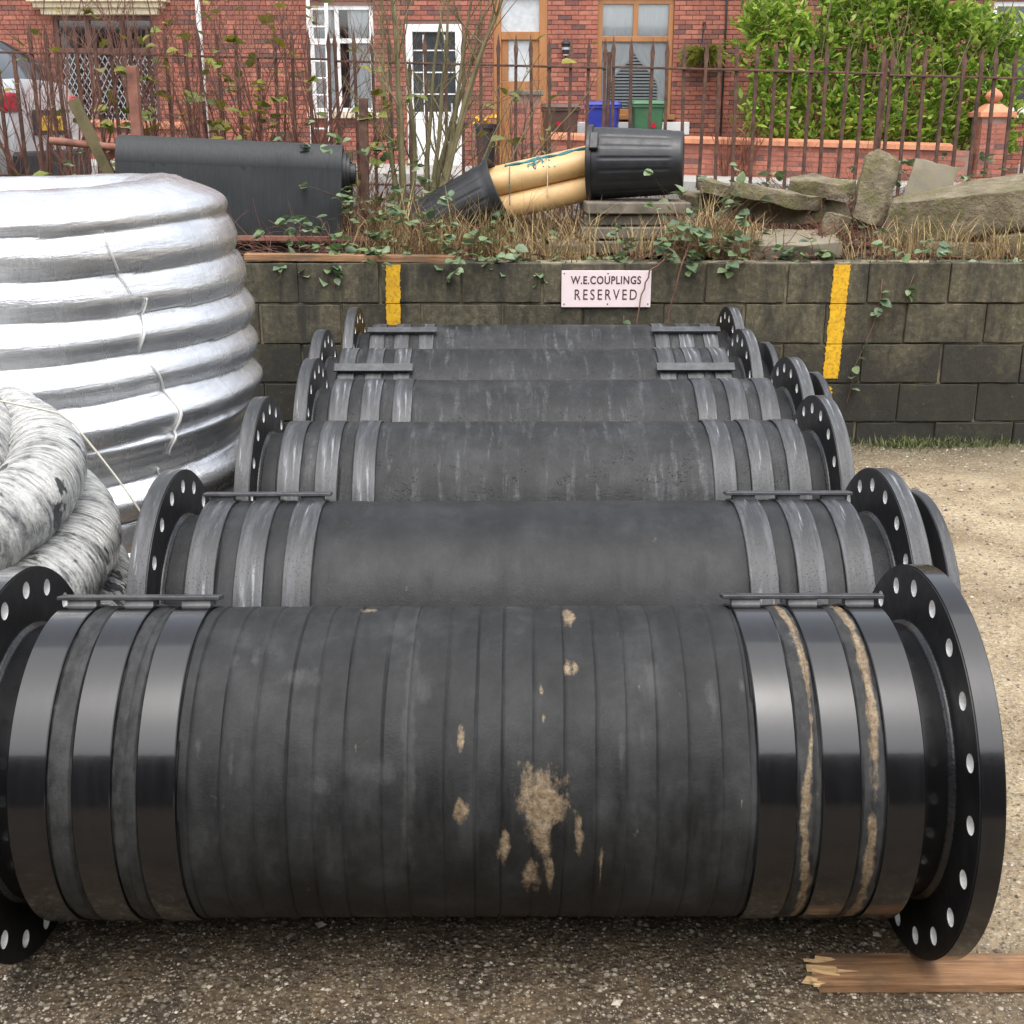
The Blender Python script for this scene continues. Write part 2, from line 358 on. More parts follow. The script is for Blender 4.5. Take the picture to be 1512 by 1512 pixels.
MT['room'] = mott('room_dark', [(0.05,0.045,0.042), (0.09,0.08,0.075)], 3, (0.8,0.95), 0)
MT['net'] = mott('net_curtain', [(0.76,0.77,0.78), (0.86,0.86,0.86)], 9, (0.7,0.9), 0.2, 40, stretch=(6,1,0.4))
MT['blind'] = mott('blind_slat', [(0.66,0.66,0.65), (0.75,0.75,0.74)], 9, (0.45,0.6), 0)
MT['dark_door'] = mott('dark_glass', [(0.03,0.035,0.038), (0.06,0.065,0.07)], 5, (0.06,0.15), 0)
MT['iron'] = mott('rusty_iron', [(0.05,0.026,0.02), (0.10,0.052,0.036), (0.17,0.085,0.052)], 16, (0.7,0.9), 0.6, 90)
MT['rust'] = mott('rust_red', [(0.13,0.055,0.04), (0.24,0.10,0.068), (0.30,0.15,0.11)], 10, (0.7,0.9), 0.4, 70)
MT['mossy'] = mott('mossy_steel', [(0.07,0.06,0.03), (0.13,0.11,0.05), (0.17,0.12,0.07)], 9, (0.7,0.9), 0.5, 60)
MT['slate'] = mott('slate_roof', [(0.06,0.06,0.07), (0.11,0.11,0.12)], 6, (0.5,0.7), 0.3, 30)
MT['black_plastic'] = mott('black_plastic', [(0.010,0.0105,0.012), (0.02,0.021,0.023)], 10, (0.32,0.5), 0.15, 60, 'obj')
MT['mat_sheet'] = mott('rubber_matting', [(0.016,0.018,0.0195), (0.03,0.033,0.0345)], 30, (0.55,0.75), 0.6, 14, 'obj', (9,1,0.3), bdist=0.006)
MT['tube_tan'] = mott('tan_tube', [(0.46,0.275,0.105), (0.60,0.38,0.165), (0.66,0.45,0.215)], 3, (0.4,0.6), 0.05, 40, dirt=((0.30,0.18,0.075), 6, 0.35))
MT['rope'] = mott('blue_rope', [(0.02,0.13,0.16), (0.05,0.26,0.29)], 60, (0.6,0.8), 0.6, 300)
MT['twine'] = mott('pale_twine', [(0.48,0.46,0.38), (0.68,0.66,0.56)], 30, (0.5,0.7), 0.2, 100)
MT['flag'] = mott('flagstone', [(0.10,0.085,0.062), (0.17,0.145,0.11), (0.235,0.205,0.155)], 7, (0.65,0.85), 0.6, 50, dirt=((0.05,0.045,0.03), 6, 0.6))
MT['yorkstone'] = mott('yorkstone', [(0.10,0.08,0.048), (0.19,0.155,0.098), (0.29,0.245,0.165)], 9, (0.75,0.95), 1.0, 30, bdist=0.03, dirt=((0.13,0.125,0.035), 7, 0.75))
MT['greystone'] = mott('grey_stone', [(0.17,0.145,0.105), (0.23,0.20,0.15)], 7, (0.7,0.9), 0.4, 60, dirt=((0.2,0.19,0.08), 14, 0.4))
def foil_mat():
    m, nt, b = newmat('silver_film'); uv = coord(nt, 'uv')
    s = noise(nt, N(nt, 'VectorMath', {'operation':'MULTIPLY'}, i0=uv, i1=(0.18,1,1)).outputs[0], 26, 8, 0.65)
    s2 = noise(nt, N(nt, 'VectorMath', {'operation':'MULTIPLY'}, i0=uv, i1=(1,0.25,1)).outputs[0], 9, 5, 0.6)
    c = ramp(nt, s, [(0.3, (0.66,0.68,0.71)), (0.6, (0.88,0.89,0.90))])
    nt.links.new(c, b.inputs['Base Color']); b.inputs['Metallic'].default_value = 0.78
    nt.links.new(ramp(nt, s2, [(0.3, 0.17), (0.7, 0.33)]), b.inputs['Roughness'])
    b.inputs['Coat Weight'].default_value = 0.5; b.inputs['Coat Roughness'].default_value = 0.1
    cr = noise(nt, N(nt, 'VectorMath', {'operation':'MULTIPLY'}, i0=uv, i1=(1,0.35,1)).outputs[0], 48, 6, 0.75)
    bumpn(nt, b, mth(nt, 'ADD', mth(nt, 'ADD', s, mth(nt, 'MULTIPLY', s2, 0.6)), mth(nt, 'MULTIPLY', cr, 0.35)), 0.5, 0.012)
    return m
MT['film'] = foil_mat()
def hose_mat():
    m, nt, b = newmat('foil_hose'); uv = coord(nt, 'uv')
    w = N(nt, 'VectorMath', {'operation':'MULTIPLY'}, i0=uv, i1=(1,0.16,1)).outputs[0]
    rings = noise(nt, w, 46, 8, 0.75, 0.35); blot = noise(nt, uv, 9, 7, 0.7)
    c = ramp(nt, mth(nt, 'ADD', mth(nt, 'MULTIPLY', rings, 0.62), mth(nt, 'MULTIPLY', blot, 0.38)), [(0.37, (0.04,0.041,0.045)), (0.435, (0.20,0.205,0.205)), (0.49, (0.52,0.52,0.50)), (0.60, (0.76,0.76,0.73))])
    tear = ramp(nt, noise(nt, N(nt, 'VectorMath', {'operation':'MULTIPLY'}, i0=uv, i1=(1,0.6,1)).outputs[0], 9, 5, 0.6), [(0.595, 0.0), (0.61, 1.0)])
    c = mix(nt, tear, c, (0.07,0.072,0.08))
    yel = ramp(nt, noise(nt, uv, 3.2, 3, 0.5), [(0.6, 0.0), (0.75, 0.5)])
    c = mix(nt, yel, c, (0.62,0.56,0.36))
    nt.links.new(c, b.inputs['Base Color']); b.inputs['Metallic'].default_value = 0.25
    nt.links.new(ramp(nt, rings, [(0.3, 0.15), (0.7, 0.36)]), b.inputs['Roughness'])
    sx = N(nt, 'SeparateXYZ', None, Vector=uv).outputs[0]
    rib = mth(nt, 'SINE', mth(nt, 'ADD', mth(nt, 'MULTIPLY', sx, 420.0), mth(nt, 'MULTIPLY', blot, 14.0)))
    bumpn(nt, b, mth(nt, 'ADD', rings, mth(nt, 'MULTIPLY', rib, 0.16)), 0.9, 0.02); return m
MT['hose'] = hose_mat()
MT['tape'] = mott('clear_tape', [(0.62,0.62,0.58), (0.8,0.8,0.77)], 30, (0.2,0.4), 0.4, 90, 'obj')
def leaf_mat(name, cols, trans=0.25, rough=0.45):
    m, nt, b = newmat(name); r = island(nt)
    c = ramp(nt, r, [(i/max(1,len(cols)-1), k) for i, k in enumerate(cols)])
    c = mix(nt, 1.0, c, ramp(nt, noise(nt, coord(nt, 'pos'), 40, 3), [(0.3, 0.75), (0.7, 1.2)]), 'MULTIPLY')
    nt.links.new(c, b.inputs['Base Color']); b.inputs['Roughness'].default_value = rough
    out = [n for n in nt.nodes if n.type == 'OUTPUT_MATERIAL'][0]
    t = N(nt, 'BsdfTranslucent', None, Color=c); mx = N(nt, 'MixShader', None, i0=trans, i1=b.outputs[0], i2=t.outputs[0])
    nt.links.new(mx.outputs[0], out.inputs['Surface']); return m
MT['laurel'] = leaf_mat('laurel_leaf', [(0.09,0.19,0.028), (0.20,0.33,0.042), (0.33,0.46,0.065), (0.47,0.57,0.13)], 0.42, 0.35)
MT['bramble'] = leaf_mat('bramble_leaf', [(0.075,0.12,0.06), (0.13,0.195,0.10), (0.16,0.23,0.09), (0.21,0.27,0.16)], 0.2, 0.45)
MT['yleaf'] = leaf_mat('autumn_leaf', [(0.10,0.14,0.025), (0.18,0.22,0.035), (0.28,0.24,0.03), (0.16,0.18,0.05)], 0.3, 0.5)
MT['straw'] = leaf_mat('dry_grass', [(0.22,0.15,0.07), (0.36,0.26,0.12), (0.5,0.38,0.2)], 0.2, 0.8)
MT['litter'] = leaf_mat('dead_leaf', [(0.06,0.035,0.02), (0.14,0.065,0.035), (0.20,0.10,0.055), (0.10,0.06,0.03)], 0.1, 0.8)
MT['russet'] = leaf_mat('russet_frond', [(0.11,0.038,0.026), (0.19,0.065,0.04), (0.26,0.10,0.06)], 0.15, 0.8)
MT['grass'] = leaf_mat('green_grass', [(0.06,0.09,0.025), (0.11,0.14,0.04), (0.2,0.18,0.08)], 0.25, 0.6)
MT['cane'] = mott('red_cane', [(0.10,0.045,0.035), (0.17,0.075,0.052), (0.21,0.11,0.075)], 12, (0.55,0.8), 0.2, 60)
MT['bark'] = mott('olive_bark', [(0.10,0.085,0.04), (0.17,0.145,0.07), (0.22,0.18,0.10)], 9, (0.7,0.9), 0.5, 60)
MT['car_paint'] = mott('silver_paint', [(0.58,0.60,0.61), (0.64,0.66,0.67)], 3, (0.16,0.24), 0, metal=0.35)
MT['car_trim'] = mott('car_trim', [(0.018,0.018,0.02), (0.03,0.03,0.033)], 8, (0.4,0.6), 0.1, 60)
MT['car_glass'] = mott('car_glass', [(0.015,0.02,0.024), (0.03,0.036,0.04)], 3, (0.03,0.07), 0)
MT['tail_red'] = mott('tail_red', [(0.35,0.012,0.03), (0.5,0.03,0.05)], 20, (0.1,0.2), 0.1, 60)
MT['plate'] = mott('plate_yellow', [(0.7,0.40,0.02), (0.78,0.48,0.03)], 8, (0.25,0.35), 0)
MT['bin_blue'] = mott('bin_blue', [(0.018,0.03,0.26), (0.03,0.05,0.36)], 5, (0.35,0.5), 0.05, 40)
MT['bin_green'] = mott('bin_green', [(0.035,0.11,0.05), (0.06,0.165,0.08)], 5, (0.4,0.55), 0.05, 40)
MT['bin_brown'] = mott('bin_brown', [(0.065,0.035,0.028), (0.10,0.055,0.04)], 5, (0.4,0.55), 0.05, 40)
MT['cladding'] = mott('dark_cladding', [(0.035,0.035,0.038), (0.055,0.055,0.058)], 2, (0.5,0.7), 0)
MT['poly'] = mott('pale_sheet', [(0.72,0.72,0.71), (0.82,0.82,0.81)], 5, (0.3,0.5), 0.3, 20)
STONECOL = leaf_mat('loose_chippings', [(0.06,0.048,0.035), (0.17,0.135,0.095), (0.30,0.25,0.18), (0.52,0.47,0.38), (0.10,0.08,0.06)], 0.0, 0.7)

# ------------------------------------------------------------------ setting: yard, bank, street
def sstreet(x): return 0.95 - 0.026*x
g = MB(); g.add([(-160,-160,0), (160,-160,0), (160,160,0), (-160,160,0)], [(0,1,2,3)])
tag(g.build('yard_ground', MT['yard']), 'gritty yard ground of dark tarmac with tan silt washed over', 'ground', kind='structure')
# earth bank behind the block wall
WY, WTOP = 6.81, 1.027
def bank_z(x, y):
    t = ss(7.05, 8.7, y)
    return 0.985 + (1.11-0.024*x-0.985)*t + 0.075*fbm(x*1.9, y*1.9, 3.1) + 0.03*fbm(x*7, y*7, 1.0)
g = MB(); nx, ny = 190, 26
for j in range(ny+1):
    for i in range(nx+1):
        x = -11+22*i/nx; y = WY+0.19+(9.05-WY-0.19)*j/ny
        g.v.append((x, y, bank_z(x, y) if j < ny else sstreet(x)+0.0))
for j in range(ny):
    for i in range(nx):
        a = j*(nx+1)+i; g.f.append((a, a+1, a+nx+2, a+nx+1)); g.uv.append(None); g.mi.append(0)
tag(g.build('earth_bank', MT['soil'], smooth=True), 'dark soil bank held up behind the block wall', 'bank', kind='structure')
def slopebox(name, y0, y1, dz0, dz1, mat, label, cat, kind='structure'):
    g = MB(); xs = [-34, 34]; vs = []
    for x in xs:
        for y in (y0, y1):
            for dz in (dz0, dz1): vs.append((x, y, sstreet(x)+dz))
    g.add(vs, [(0,1,3,2), (4,6,7,5), (0,4,5,1), (2,3,7,6), (0,2,6,4), (1,5,7,3)])
    return tag(g.build(name, mat, recalc=True), label, cat, kind=kind)
slopebox('road', 9.05, 17.3, -0.8, 0.0, MT['asphalt'], 'grey street surface running between railings and houses', 'road')
slopebox('far_pavement', 17.3, 19.9, -0.8, 0.12, MT['pavement'], 'pale pavement in front of the garden wall', 'pavement')
slopebox('front_gardens', 19.9, 22.3, -0.8, 0.10, MT['pavement'], 'paved strip of front gardens under the house walls', 'ground')

# ------------------------------------------------------------------ block retaining wall
wall = thing('block_wall', (0, WY, 0), 'mossy grey concrete block retaining wall behind the row of pipes', 'wall')
JX0, BL, CH = -0.28, 0.45, 0.225
g = MB(); g.box((0, 0.105, 0.456), (22, 0.17, 1.13)); g.build('mortar_bed', MT['mortar'], wall)
bmeshes = []
for k in range(6):
    bm = bmesh.new(); bmesh.ops.create_cube(bm, size=1.0)
    bmesh.ops.scale(bm, vec=(BL-0.012, 0.205, CH-0.011), verts=bm.verts)
    bmesh.ops.subdivide_edges(bm, edges=[e for e in bm.edges if abs((e.verts[0].co-e.verts[1].co).x) > 0.1], cuts=5)
    for v in bm.verts:
        v.co += Vector((random.uniform(-1,1)*0.002, random.uniform(-1,1)*0.003, random.uniform(-1,1)*0.0025))
    bmesh.ops.bevel(bm, geom=[e for e in bm.edges if e.calc_face_angle(0) > 0.8], offset=0.0035, segments=1, affect='EDGES')
    me = bpy.data.meshes.new('block'); bm.to_mesh(me); bm.free(); me.materials.append(MT['block']); bmeshes.append(me)
for c in range(5):
    zc = WTOP-CH*(c+0.5)
    for i in range(-13, 13):
        xc = JX0 + BL*(i+0.5) + (BL/2 if c % 2 else 0)
        if xc < -5.4 or xc > 5.4: continue
        dx = 0
        o = link('block', random.choice(bmeshes), wall, (xc+random.uniform(-.003,.003), 0.1+random.uniform(-.003,.004), zc+random.uniform(-.002,.002)), (random.uniform(-.006,.006), random.choice((0, math.pi)), random.uniform(-.006,.006)))
# painted bay lines, one stroke per course, edges ragged
def stroke(x0a, x0b, w, z1, z0, seed, amp=0.004):
    rr = random.Random(seed); g = MB(); n = 22; L, Rr = [], []
    for i in range(n+1):
        t = i/n; z = z1+(z0-z1)*t; xc = x0a+(x0b-x0a)*t
        L.append((xc-w/2+rr.uniform(-amp,amp), -0.0105, z)); Rr.append((xc+w/2+rr.uniform(-amp,amp), -0.0105, z))
    vs = L+Rr; m = n+1
    g.add(vs, [(i, i+1, m+i+1, m+i) for i in range(n)])
    g.v += [(x, y+0.007, z) for x, y, z in vs]
    k = 2*m
    for i in range(n):
        g.f += [(i+1, i, k+i, k+i+1), (m+i, m+i+1, k+m+i+1, k+m+i)]; g.uv += [None]*2; g.mi += [0]*2
    return g.build('painted_line', MT['yellow'], wall)
for c in range(3):
    stroke(-0.655-0.004*c, -0.660-0.004*c, 0.078, WTOP-CH*c-(0.010 if c == 0 else 0.001), WTOP-CH*(c+1)+0.003, 5+c)
for c in range(3):
    stroke(1.818-0.006*c, 1.812-0.006*c, 0.088, WTOP-CH*c-(0.010 if c == 0 else 0.001), WTOP-CH*(c+1)+(0.003 if c < 2 else 0.03), 25+c)
stroke(1.79, 1.80, 0.03, 0.335, 0.29, 77, 0.01)

# reserved sign, screwed to the top course
sg = thing('wall_sign', (0.5205, WY-0.016, 0.885), 'white painted board reading W.E.COUPLINGS RESERVED screwed to the block wall', 'sign')
g = MB(); g.box((0,0,0), (0.494, 0.008, 0.201)); g.build('board', MT['sign'], sg, bevel=0.0015)
def text_part(txt, size, loc, parent, mat, name='lettering', sx=1.0, space=1.0, rot=(math.pi/2,0,0), bold=0.0, depth=0.0006):
    cu = bpy.data.curves.new(name, 'FONT'); cu.body = txt; cu.size = size; cu.align_x = 'CENTER'; cu.align_y = 'CENTER'
    cu.extrude = depth; cu.space_character = space; cu.offset = bold
    t = bpy.data.objects.new(name, cu); COL.objects.link(t)
    bpy.context.view_layer.update()
    me = bpy.data.meshes.new_from_object(t.evaluated_get(bpy.context.evaluated_depsgraph_get()))
    bpy.data.objects.remove(t); me.materials.clear(); me.materials.append(mat)
    o = link(name, me, parent, loc, rot); o.scale = (sx, 1, 1); return o
text_part('W.E.COUPLINGS', 0.060, (-0.002, -0.0048, 0.046), sg, MT['letter'], sx=0.80, space=1.10, bold=0.0012)
text_part('RESERVED', 0.082, (-0.003, -0.0048, -0.034), sg, MT['letter'], sx=0.74, space=1.36, bold=0.0002)
for x in (-0.232, 0.008, 0.232):
    for z in (-0.083, 0.084):
        g = MB(); g.lathe_x([(0,0.0001), (0,0.0042), (0.002,0.003), (0.0025,0.0001)], 10); g.build('screw', MT['iron'], sg, loc=(x, -0.0046, z), rot=(0,0,-math.pi/2))
sg2 = thing('wall_sign', (3.16, WY-0.016, 0.885), 'white sign cut off by the right edge of the photo', 'sign')
g = MB(); g.box((0,0,0), (0.494, 0.008, 0.2)); g.build('board', MT['sign'], sg2, bevel=0.0015)
for x in (-0.232, 0.232):
    for z in (-0.083, 0.084):
        g = MB(); g.lathe_x([(0,0.0001), (0,0.0042), (0.002,0.003), (0.0025,0.0001)], 10); g.build('screw', MT['iron'], sg2, loc=(x, -0.0046, z), rot=(0,0,-math.pi/2))

# ------------------------------------------------------------------ flanged rubber pipes
RF, RB, RN = 0.423, 0.333, 0.293
HALF, FT = 0.955, 0.05            # inner face of flange, flange thickness
BANDS = [(0.562, 0.636), (0.686, 0.760), (0.810, 0.884)]
STAIN = [(0.141,1.30,0.036,0.20), (0.146,1.50,0.024,0.12), (0.152,1.62,0.012,0.12), (0.162,1.80,0.007,0.19), (0.209,-0.02,0.014,0.15), (0.198,0.517,0.009,0.045), (0.214,0.502,0.007,0.045),
 (0.145,0.679,0.006,0.055), (0.149,0.834,0.006,0.06), (-0.013,0.934,0.008,0.085), (-0.013,1.378,0.014,0.095), (0.072,1.602,0.012,0.125), (0.214,1.508,0.010,0.115),
 (0.121,1.823,0.020,0.155), (0.26,1.80,0.003,0.19), (0.53,1.342,0.004,0.06), (-0.215,1.012,0.004,0.03), (-0.223,-0.16,0.017,0.06)]
SCUFF = [(-0.114,0.95,0.014,1.1), (-0.09,0.644,0.02,0.108), (0.297,1.031,0.007,0.135), (0.48,0.735,0.011,0.123), (0.339,0.934,0.007,0.085), (-0.168,1.146,0.05,0.078), (-0.47,0.435,0.010,0.067),
 (-0.426,0.435,0.011,0.092), (-0.456,1.085,0.005,0.147), (-0.522,0.988,0.007,0.058), (-0.285,1.224,0.026,0.058), (0.542,0.644,0.006,0.052), (0.363,0.575,0.022,0.15), (-0.337,0.575,0.045,0.08)]
def body_mesh(seed, pitch, front):
    """rubber wound on in overlapping strips: the grid follows the winding so each lap has a clean edge"""
    rr = random.Random(seed); L = 0.886; per = 14 if front else 8
    n = 176 if front else 112; step = pitch/per; m = int((2*L+2*pitch)/step)
    amp = [rr.uniform(0.6,1.0) for _ in range(80)]; off = [rr.uniform(-0.14,0.14) for _ in range(80)]
    vs, xa = [], []
    for k in range(n+1):
        a = -math.pi+2*math.pi*k/n
        for i in range(m+1):
            lap, fr = divmod(i, per); fr = fr/per
            wob = pitch*(off[lap % 80]*(1-fr)+off[(lap+1) % 80]*fr)
            x = -L-pitch+step*i+wob-pitch*a/(2*math.pi)*0.5+0.0022*mnoise.noise(Vector((math.sin(a)*2, math.cos(a)*2, lap*1.7+seed)))
            x = max(-L, min(L, x))
            r = 1.0-0.0052*amp[lap % 80]*(1-fr)*(1 if front else 0.6)
            if i % per == 0: r -= 0.0065*(0.3+0.7*amp[lap % 80])*(1 if front else 0.5)
            for b0, b1 in BANDS:
                if b0-0.003 < abs(x) < b1+0.003: r -= 0.010
            if 0.636 < abs(x) < 0.686 or 0.760 < abs(x) < 0.810:
                c = 0.661 if abs(x) < 0.7 else 0.785; r += 0.006*(1-((abs(x)-c)/0.03)**2)
            r += 0.004*mnoise.noise(Vector((x*3, math.sin(a)*1.3, math.cos(a)*1.3+seed)))
            r *= RB; vs.append((x, -math.sin(a)*r, math.cos(a)*r)); xa.append((x, a))
    M1 = m+1; fs, us = [], []
    for k in range(n):
        for i in range(m):
            f = (k*M1+i, k*M1+i+1, (k+1)*M1+i+1, (k+1)*M1+i)
            fs.append(f); us.append(tuple((xa[j][0], xa[j][1]*RB) for j in f))
    g = MB(); g.add(vs, fs, us)
    me = g.mesh('rubber_sleeve', MT['rubber_dry'] if front else MT['rubber_wet'], True)
    me.set_sharp_from_angle(angle=R(25))
    if front:
        st, sc = [], []
        for (x, a) in xa:
            if True:
                s = 0
                for (sx, sa, wx, wa) in STAIN:
                    kk = 1.15 if wx > 0.03 else 0.9
                    d = ((x-sx)/(wx*kk))**2 + ((a-sa)/(wa*kk))**2
                    if d < 6: s = max(s, math.exp(-d*0.75))
                if 0.636 < x < 0.686 and a > -0.3:
                    c = 0.667+0.006*math.sin(a*3.1)-0.010*ss(0.9,1.3,a)*(1-ss(1.4,1.9,a)); w = 0.011*(1-0.6*ss(0.35,0.8,a)*(1-ss(1.0,1.3,a)))
                    s = max(s, 0.95*math.exp(-((x-c)/w)**2))
                if 0.760 < x < 0.810 and a > -0.3:
                    c = 0.789+0.005*math.sin(a*2.3+1); s = max(s, 0.95*math.exp(-((x-c)/0.013)**2)*(1-0.5*ss(1.0,1.15,a)*(1-ss(1.3,1.5,a))))
                q = 0
                for (sx, sa, wx, wa) in SCUFF:
                    d = ((x-sx)/wx)**2 + ((a-sa)/wa)**2
                    if d < 6: q = max(q, math.exp(-d*0.75))
                if abs(x) > 0.633: q = max(q, 0.62)
                st.append(s); sc.append(q)
        me.attributes.new('stain', 'FLOAT', 'POINT').data.foreach_set('value', st)
        me.attributes.new('scuff', 'FLOAT', 'POINT').data.foreach_set('value', sc)
    return me
def flange_mesh():
    bm = bmesh.new(); es = []
    def circ(cy, cz, r, n, ph=0):
        vs = [bm.verts.new((0, cy+r*math.cos(ph+2*math.pi*i/n), cz+r*math.sin(ph+2*math.pi*i/n))) for i in range(n)]
        return [bm.edges.new((vs[i], vs[(i+1) % n])) for i in range(n)]
    es += circ(0, 0, RF, 128); es += circ(0, 0, RN-0.012, 96)
    for k in range(20):
        a = 2*math.pi*(k+0.5)/20
        es += circ(math.cos(a)*0.378, math.sin(a)*0.378, 0.0185, 20)
    bmesh.ops.triangle_fill(bm, use_beauty=True, use_dissolve=False, edges=es)
    bmesh.ops.recalc_face_normals(bm, faces=bm.faces)
    if bm.faces[:][0].normal.x > 0: bmesh.ops.reverse_faces(bm, faces=bm.faces)
    ret = bmesh.ops.extrude_face_region(bm, geom=bm.faces[:])
    for v in [e for e in ret['geom'] if isinstance(e, bmesh.types.BMVert)]: v.co.x += FT
    bmesh.ops.recalc_face_normals(bm, faces=bm.faces)
    uvl = bm.loops.layers.uv.new('UVMap')
    for f in bm.faces:
        if abs(f.normal.x) < 0.5:
            c = f.calc_center_median(); d = math.hypot(c.y, c.z)
            f.material_index = 1 if d > RF-0.01 else (2 if d > RN else 0)
            f.smooth = True
            for l in f.loops:
                l[uvl].uv = (l.vert.co.x, math.atan2(l.vert.co.y, l.vert.co.z)*RF)
    bmesh.ops.bevel(bm, geom=[e for e in bm.edges if e.calc_face_angle(0) > 1.2 and all(math.hypot(v.co.y, v.co.z) > RF-0.004 for v in e.verts)], offset=0.003, segments=2, affect='EDGES')
    me = bpy.data.meshes.new('flange'); bm.to_mesh(me); bm.free()
    me.set_sharp_from_angle(angle=R(40)); return me
fl_front = flange_mesh(); fl_front.materials.append(MT['flange_face']); fl_front.materials.append(MT['gloss_black']); fl_front.materials.append(MT['bore_steel'])
fl_wet = fl_front.copy(); fl_wet.materials[1] = MT['band_wet']
def band_mesh(mat):
    g = MB(); w = 0.074
    prof = [(0, RB-0.001), (0, RB+0.0035), (0.002, RB+0.005), (w-0.002, RB+0.005), (w, RB+0.0035), (w, RB-0.001)]
    g.lathe_x(prof, 144); me = g.mesh('clamp_band', MT[mat], True, True); me.set_sharp_from_angle(angle=R(35)); return me
bd_front, bd_wet = band_mesh('gloss_black'), band_mesh('band_wet')
def neck_mesh(mat):
    g = MB(); g.lathe_x([(0.876, RB-0.001), (0.888, RB-0.003), (0.892, RB-0.014), (0.896, RN+0.004), (HALF, RN)], 112)
    me = g.mesh('neck', MT[mat], True, False); me.set_sharp_from_angle(angle=R(35)); return me
nk_front, nk_wet = neck_mesh('gloss_black'), neck_mesh('rubber_damp')
def weld_mesh():
    g = MB(); rr = random.Random(4)
    ph = [rr.uniform(-1,1) for _ in range(200)]
    def rf(x, a): return 1+0.0022*math.sin(a*120)+0.0014*ph[int((a+4)*30) % 200]
    g.lathe_x([(HALF-0.014, RN-0.003), (HALF-0.012, RN+0.003), (HALF-0.008, RN+0.004), (HALF-0.006, RN+0.007), (HALF-0.002, RN+0.009), (HALF, RN+0.009)], 260, rf)
    return g.mesh('weld_bead', MT['weld'], True)
wd = weld_mesh()
def bar_meshes(mb, mp):
    g = MB(); g.box((0.723, 0, 0.0175), (0.352, 0.046, 0.009)); bar = g.mesh('clamp_bar', MT[mb])
    g = MB(); g.box((0, 0, 0.006), (0.062, 0.030, 0.014)); lug = g.mesh('clamp_lug', MT[mp])
    return bar, lug
bars_front, bars_wet = bar_meshes('lug_black', 'pale_lug'), bar_meshes('lug_grey', 'lug_grey')
def ring_mesh(R1):
    g = MB(); g.lathe_x([(0, RN-0.02), (0, R1-0.003), (0.003, R1), (0.027, R1), (0.03, R1-0.003), (0.03, RN-0.02)], 96, closed=True)
    me = g.mesh('end_ring', MT['band_wet'], True, True); me.set_sharp_from_angle(angle=R(35)); return me
rg = ring_mesh(0.362)
g = MB(); g.lathe_x([(0, RN-0.012), (0.075, RN-0.012)], 96); stubm = g.mesh('end_stub', MT['rubber_damp'], True)
PIPES = [(-0.088, 2.391, 0.006, 'front'), (0.046, 3.182, 0.008, None), (0.105, 4.140, 0.012, None), (0.165, 4.885, 0.012, None), (0.100, 5.610, 0.012, None), (0.162, 6.330, 0.012, None)]
BARANG = [-16, -11, None, None, 35, 21]
LAB = ['glossy black banded flanged rubber pipe nearest the viewer, stained with tan mud',
       'plain dark grey flanged rubber pipe lying directly behind the glossy front pipe',
       'wet flanged rubber pipe with whitish water streaks, third in the row from the front',
       'flanged rubber pipe speckled with droplets, fourth in the row, without top clamp bars',
       'flanged rubber pipe with clamp bars turned to the viewer, second from the block wall',
       'farthest flanged rubber pipe, lying right against the block wall under the sign']
wetbody = [body_mesh(11, 0.072, False), body_mesh(23, 0.09, False)]
for i, (px, py, yaw, kind) in enumerate(PIPES):
    fr = kind == 'front'
    t = thing('rubber_pipe', (px, py, 0.0), LAB[i], 'pipe', 'flanged rubber pipes in a row', (0,0,yaw))
    T = (0, 0, RF)
    me = body_mesh(3, 0.060, True) if fr else wetbody[i % 2]
    if i == 1: me = me.copy(); me.materials.clear(); me.materials.append(MT['rubber_damp'])
    link('rubber_sleeve', me, t, T, (0 if fr else 0.5*(i-3), 0, 0))
    for s in (1, -1):
        flip = (0, 0, 0) if s > 0 else (0, 0, math.pi)
        f = link('flange', fl_front if fr else fl_wet, t, (s*HALF, 0, RF), flip)
        link('neck', nk_front if fr else nk_wet, t, T, flip)
        link('weld_bead', wd, t, T, (0.4*i, 0, flip[2]))
        for b0, b1 in BANDS:
            link('clamp_band', bd_front if fr else bd_wet, t, (b0 if s > 0 else -b0, 0, RF), (((i*37+int(b0*100)*13) % 17)/17.0*2.2-1.1, 0, flip[2]))
        if BARANG[i] is not None:
            bar, lug = bars_front if fr else bars_wet
            a = R(BARANG[i])
            br = Euler((a, 0, 0)).to_matrix(); off = br @ Vector((0, 0, RB+0.004))
            o = link('clamp_bar', bar, t, (-(0.723*2) if s < 0 else 0, off.y, RF+off.z), (a, 0, 0), bevel=0.002)
            for b0, b1 in BANDS:
                p = br @ Vector((0, 0, 0)); xx = (b0+b1)/2
                link('clamp_lug', lug, o, ((xx if s > 0 else 2*0.723-xx), 0, 0))
    if i in (1, 3, 4):
        d = 0.058 if i != 4 else 0.066
        link('end_stub', stubm, t, (HALF+FT-0.002, 0, RF))
        link('end_ring', rg, t, (HALF+FT+d, 0, RF))

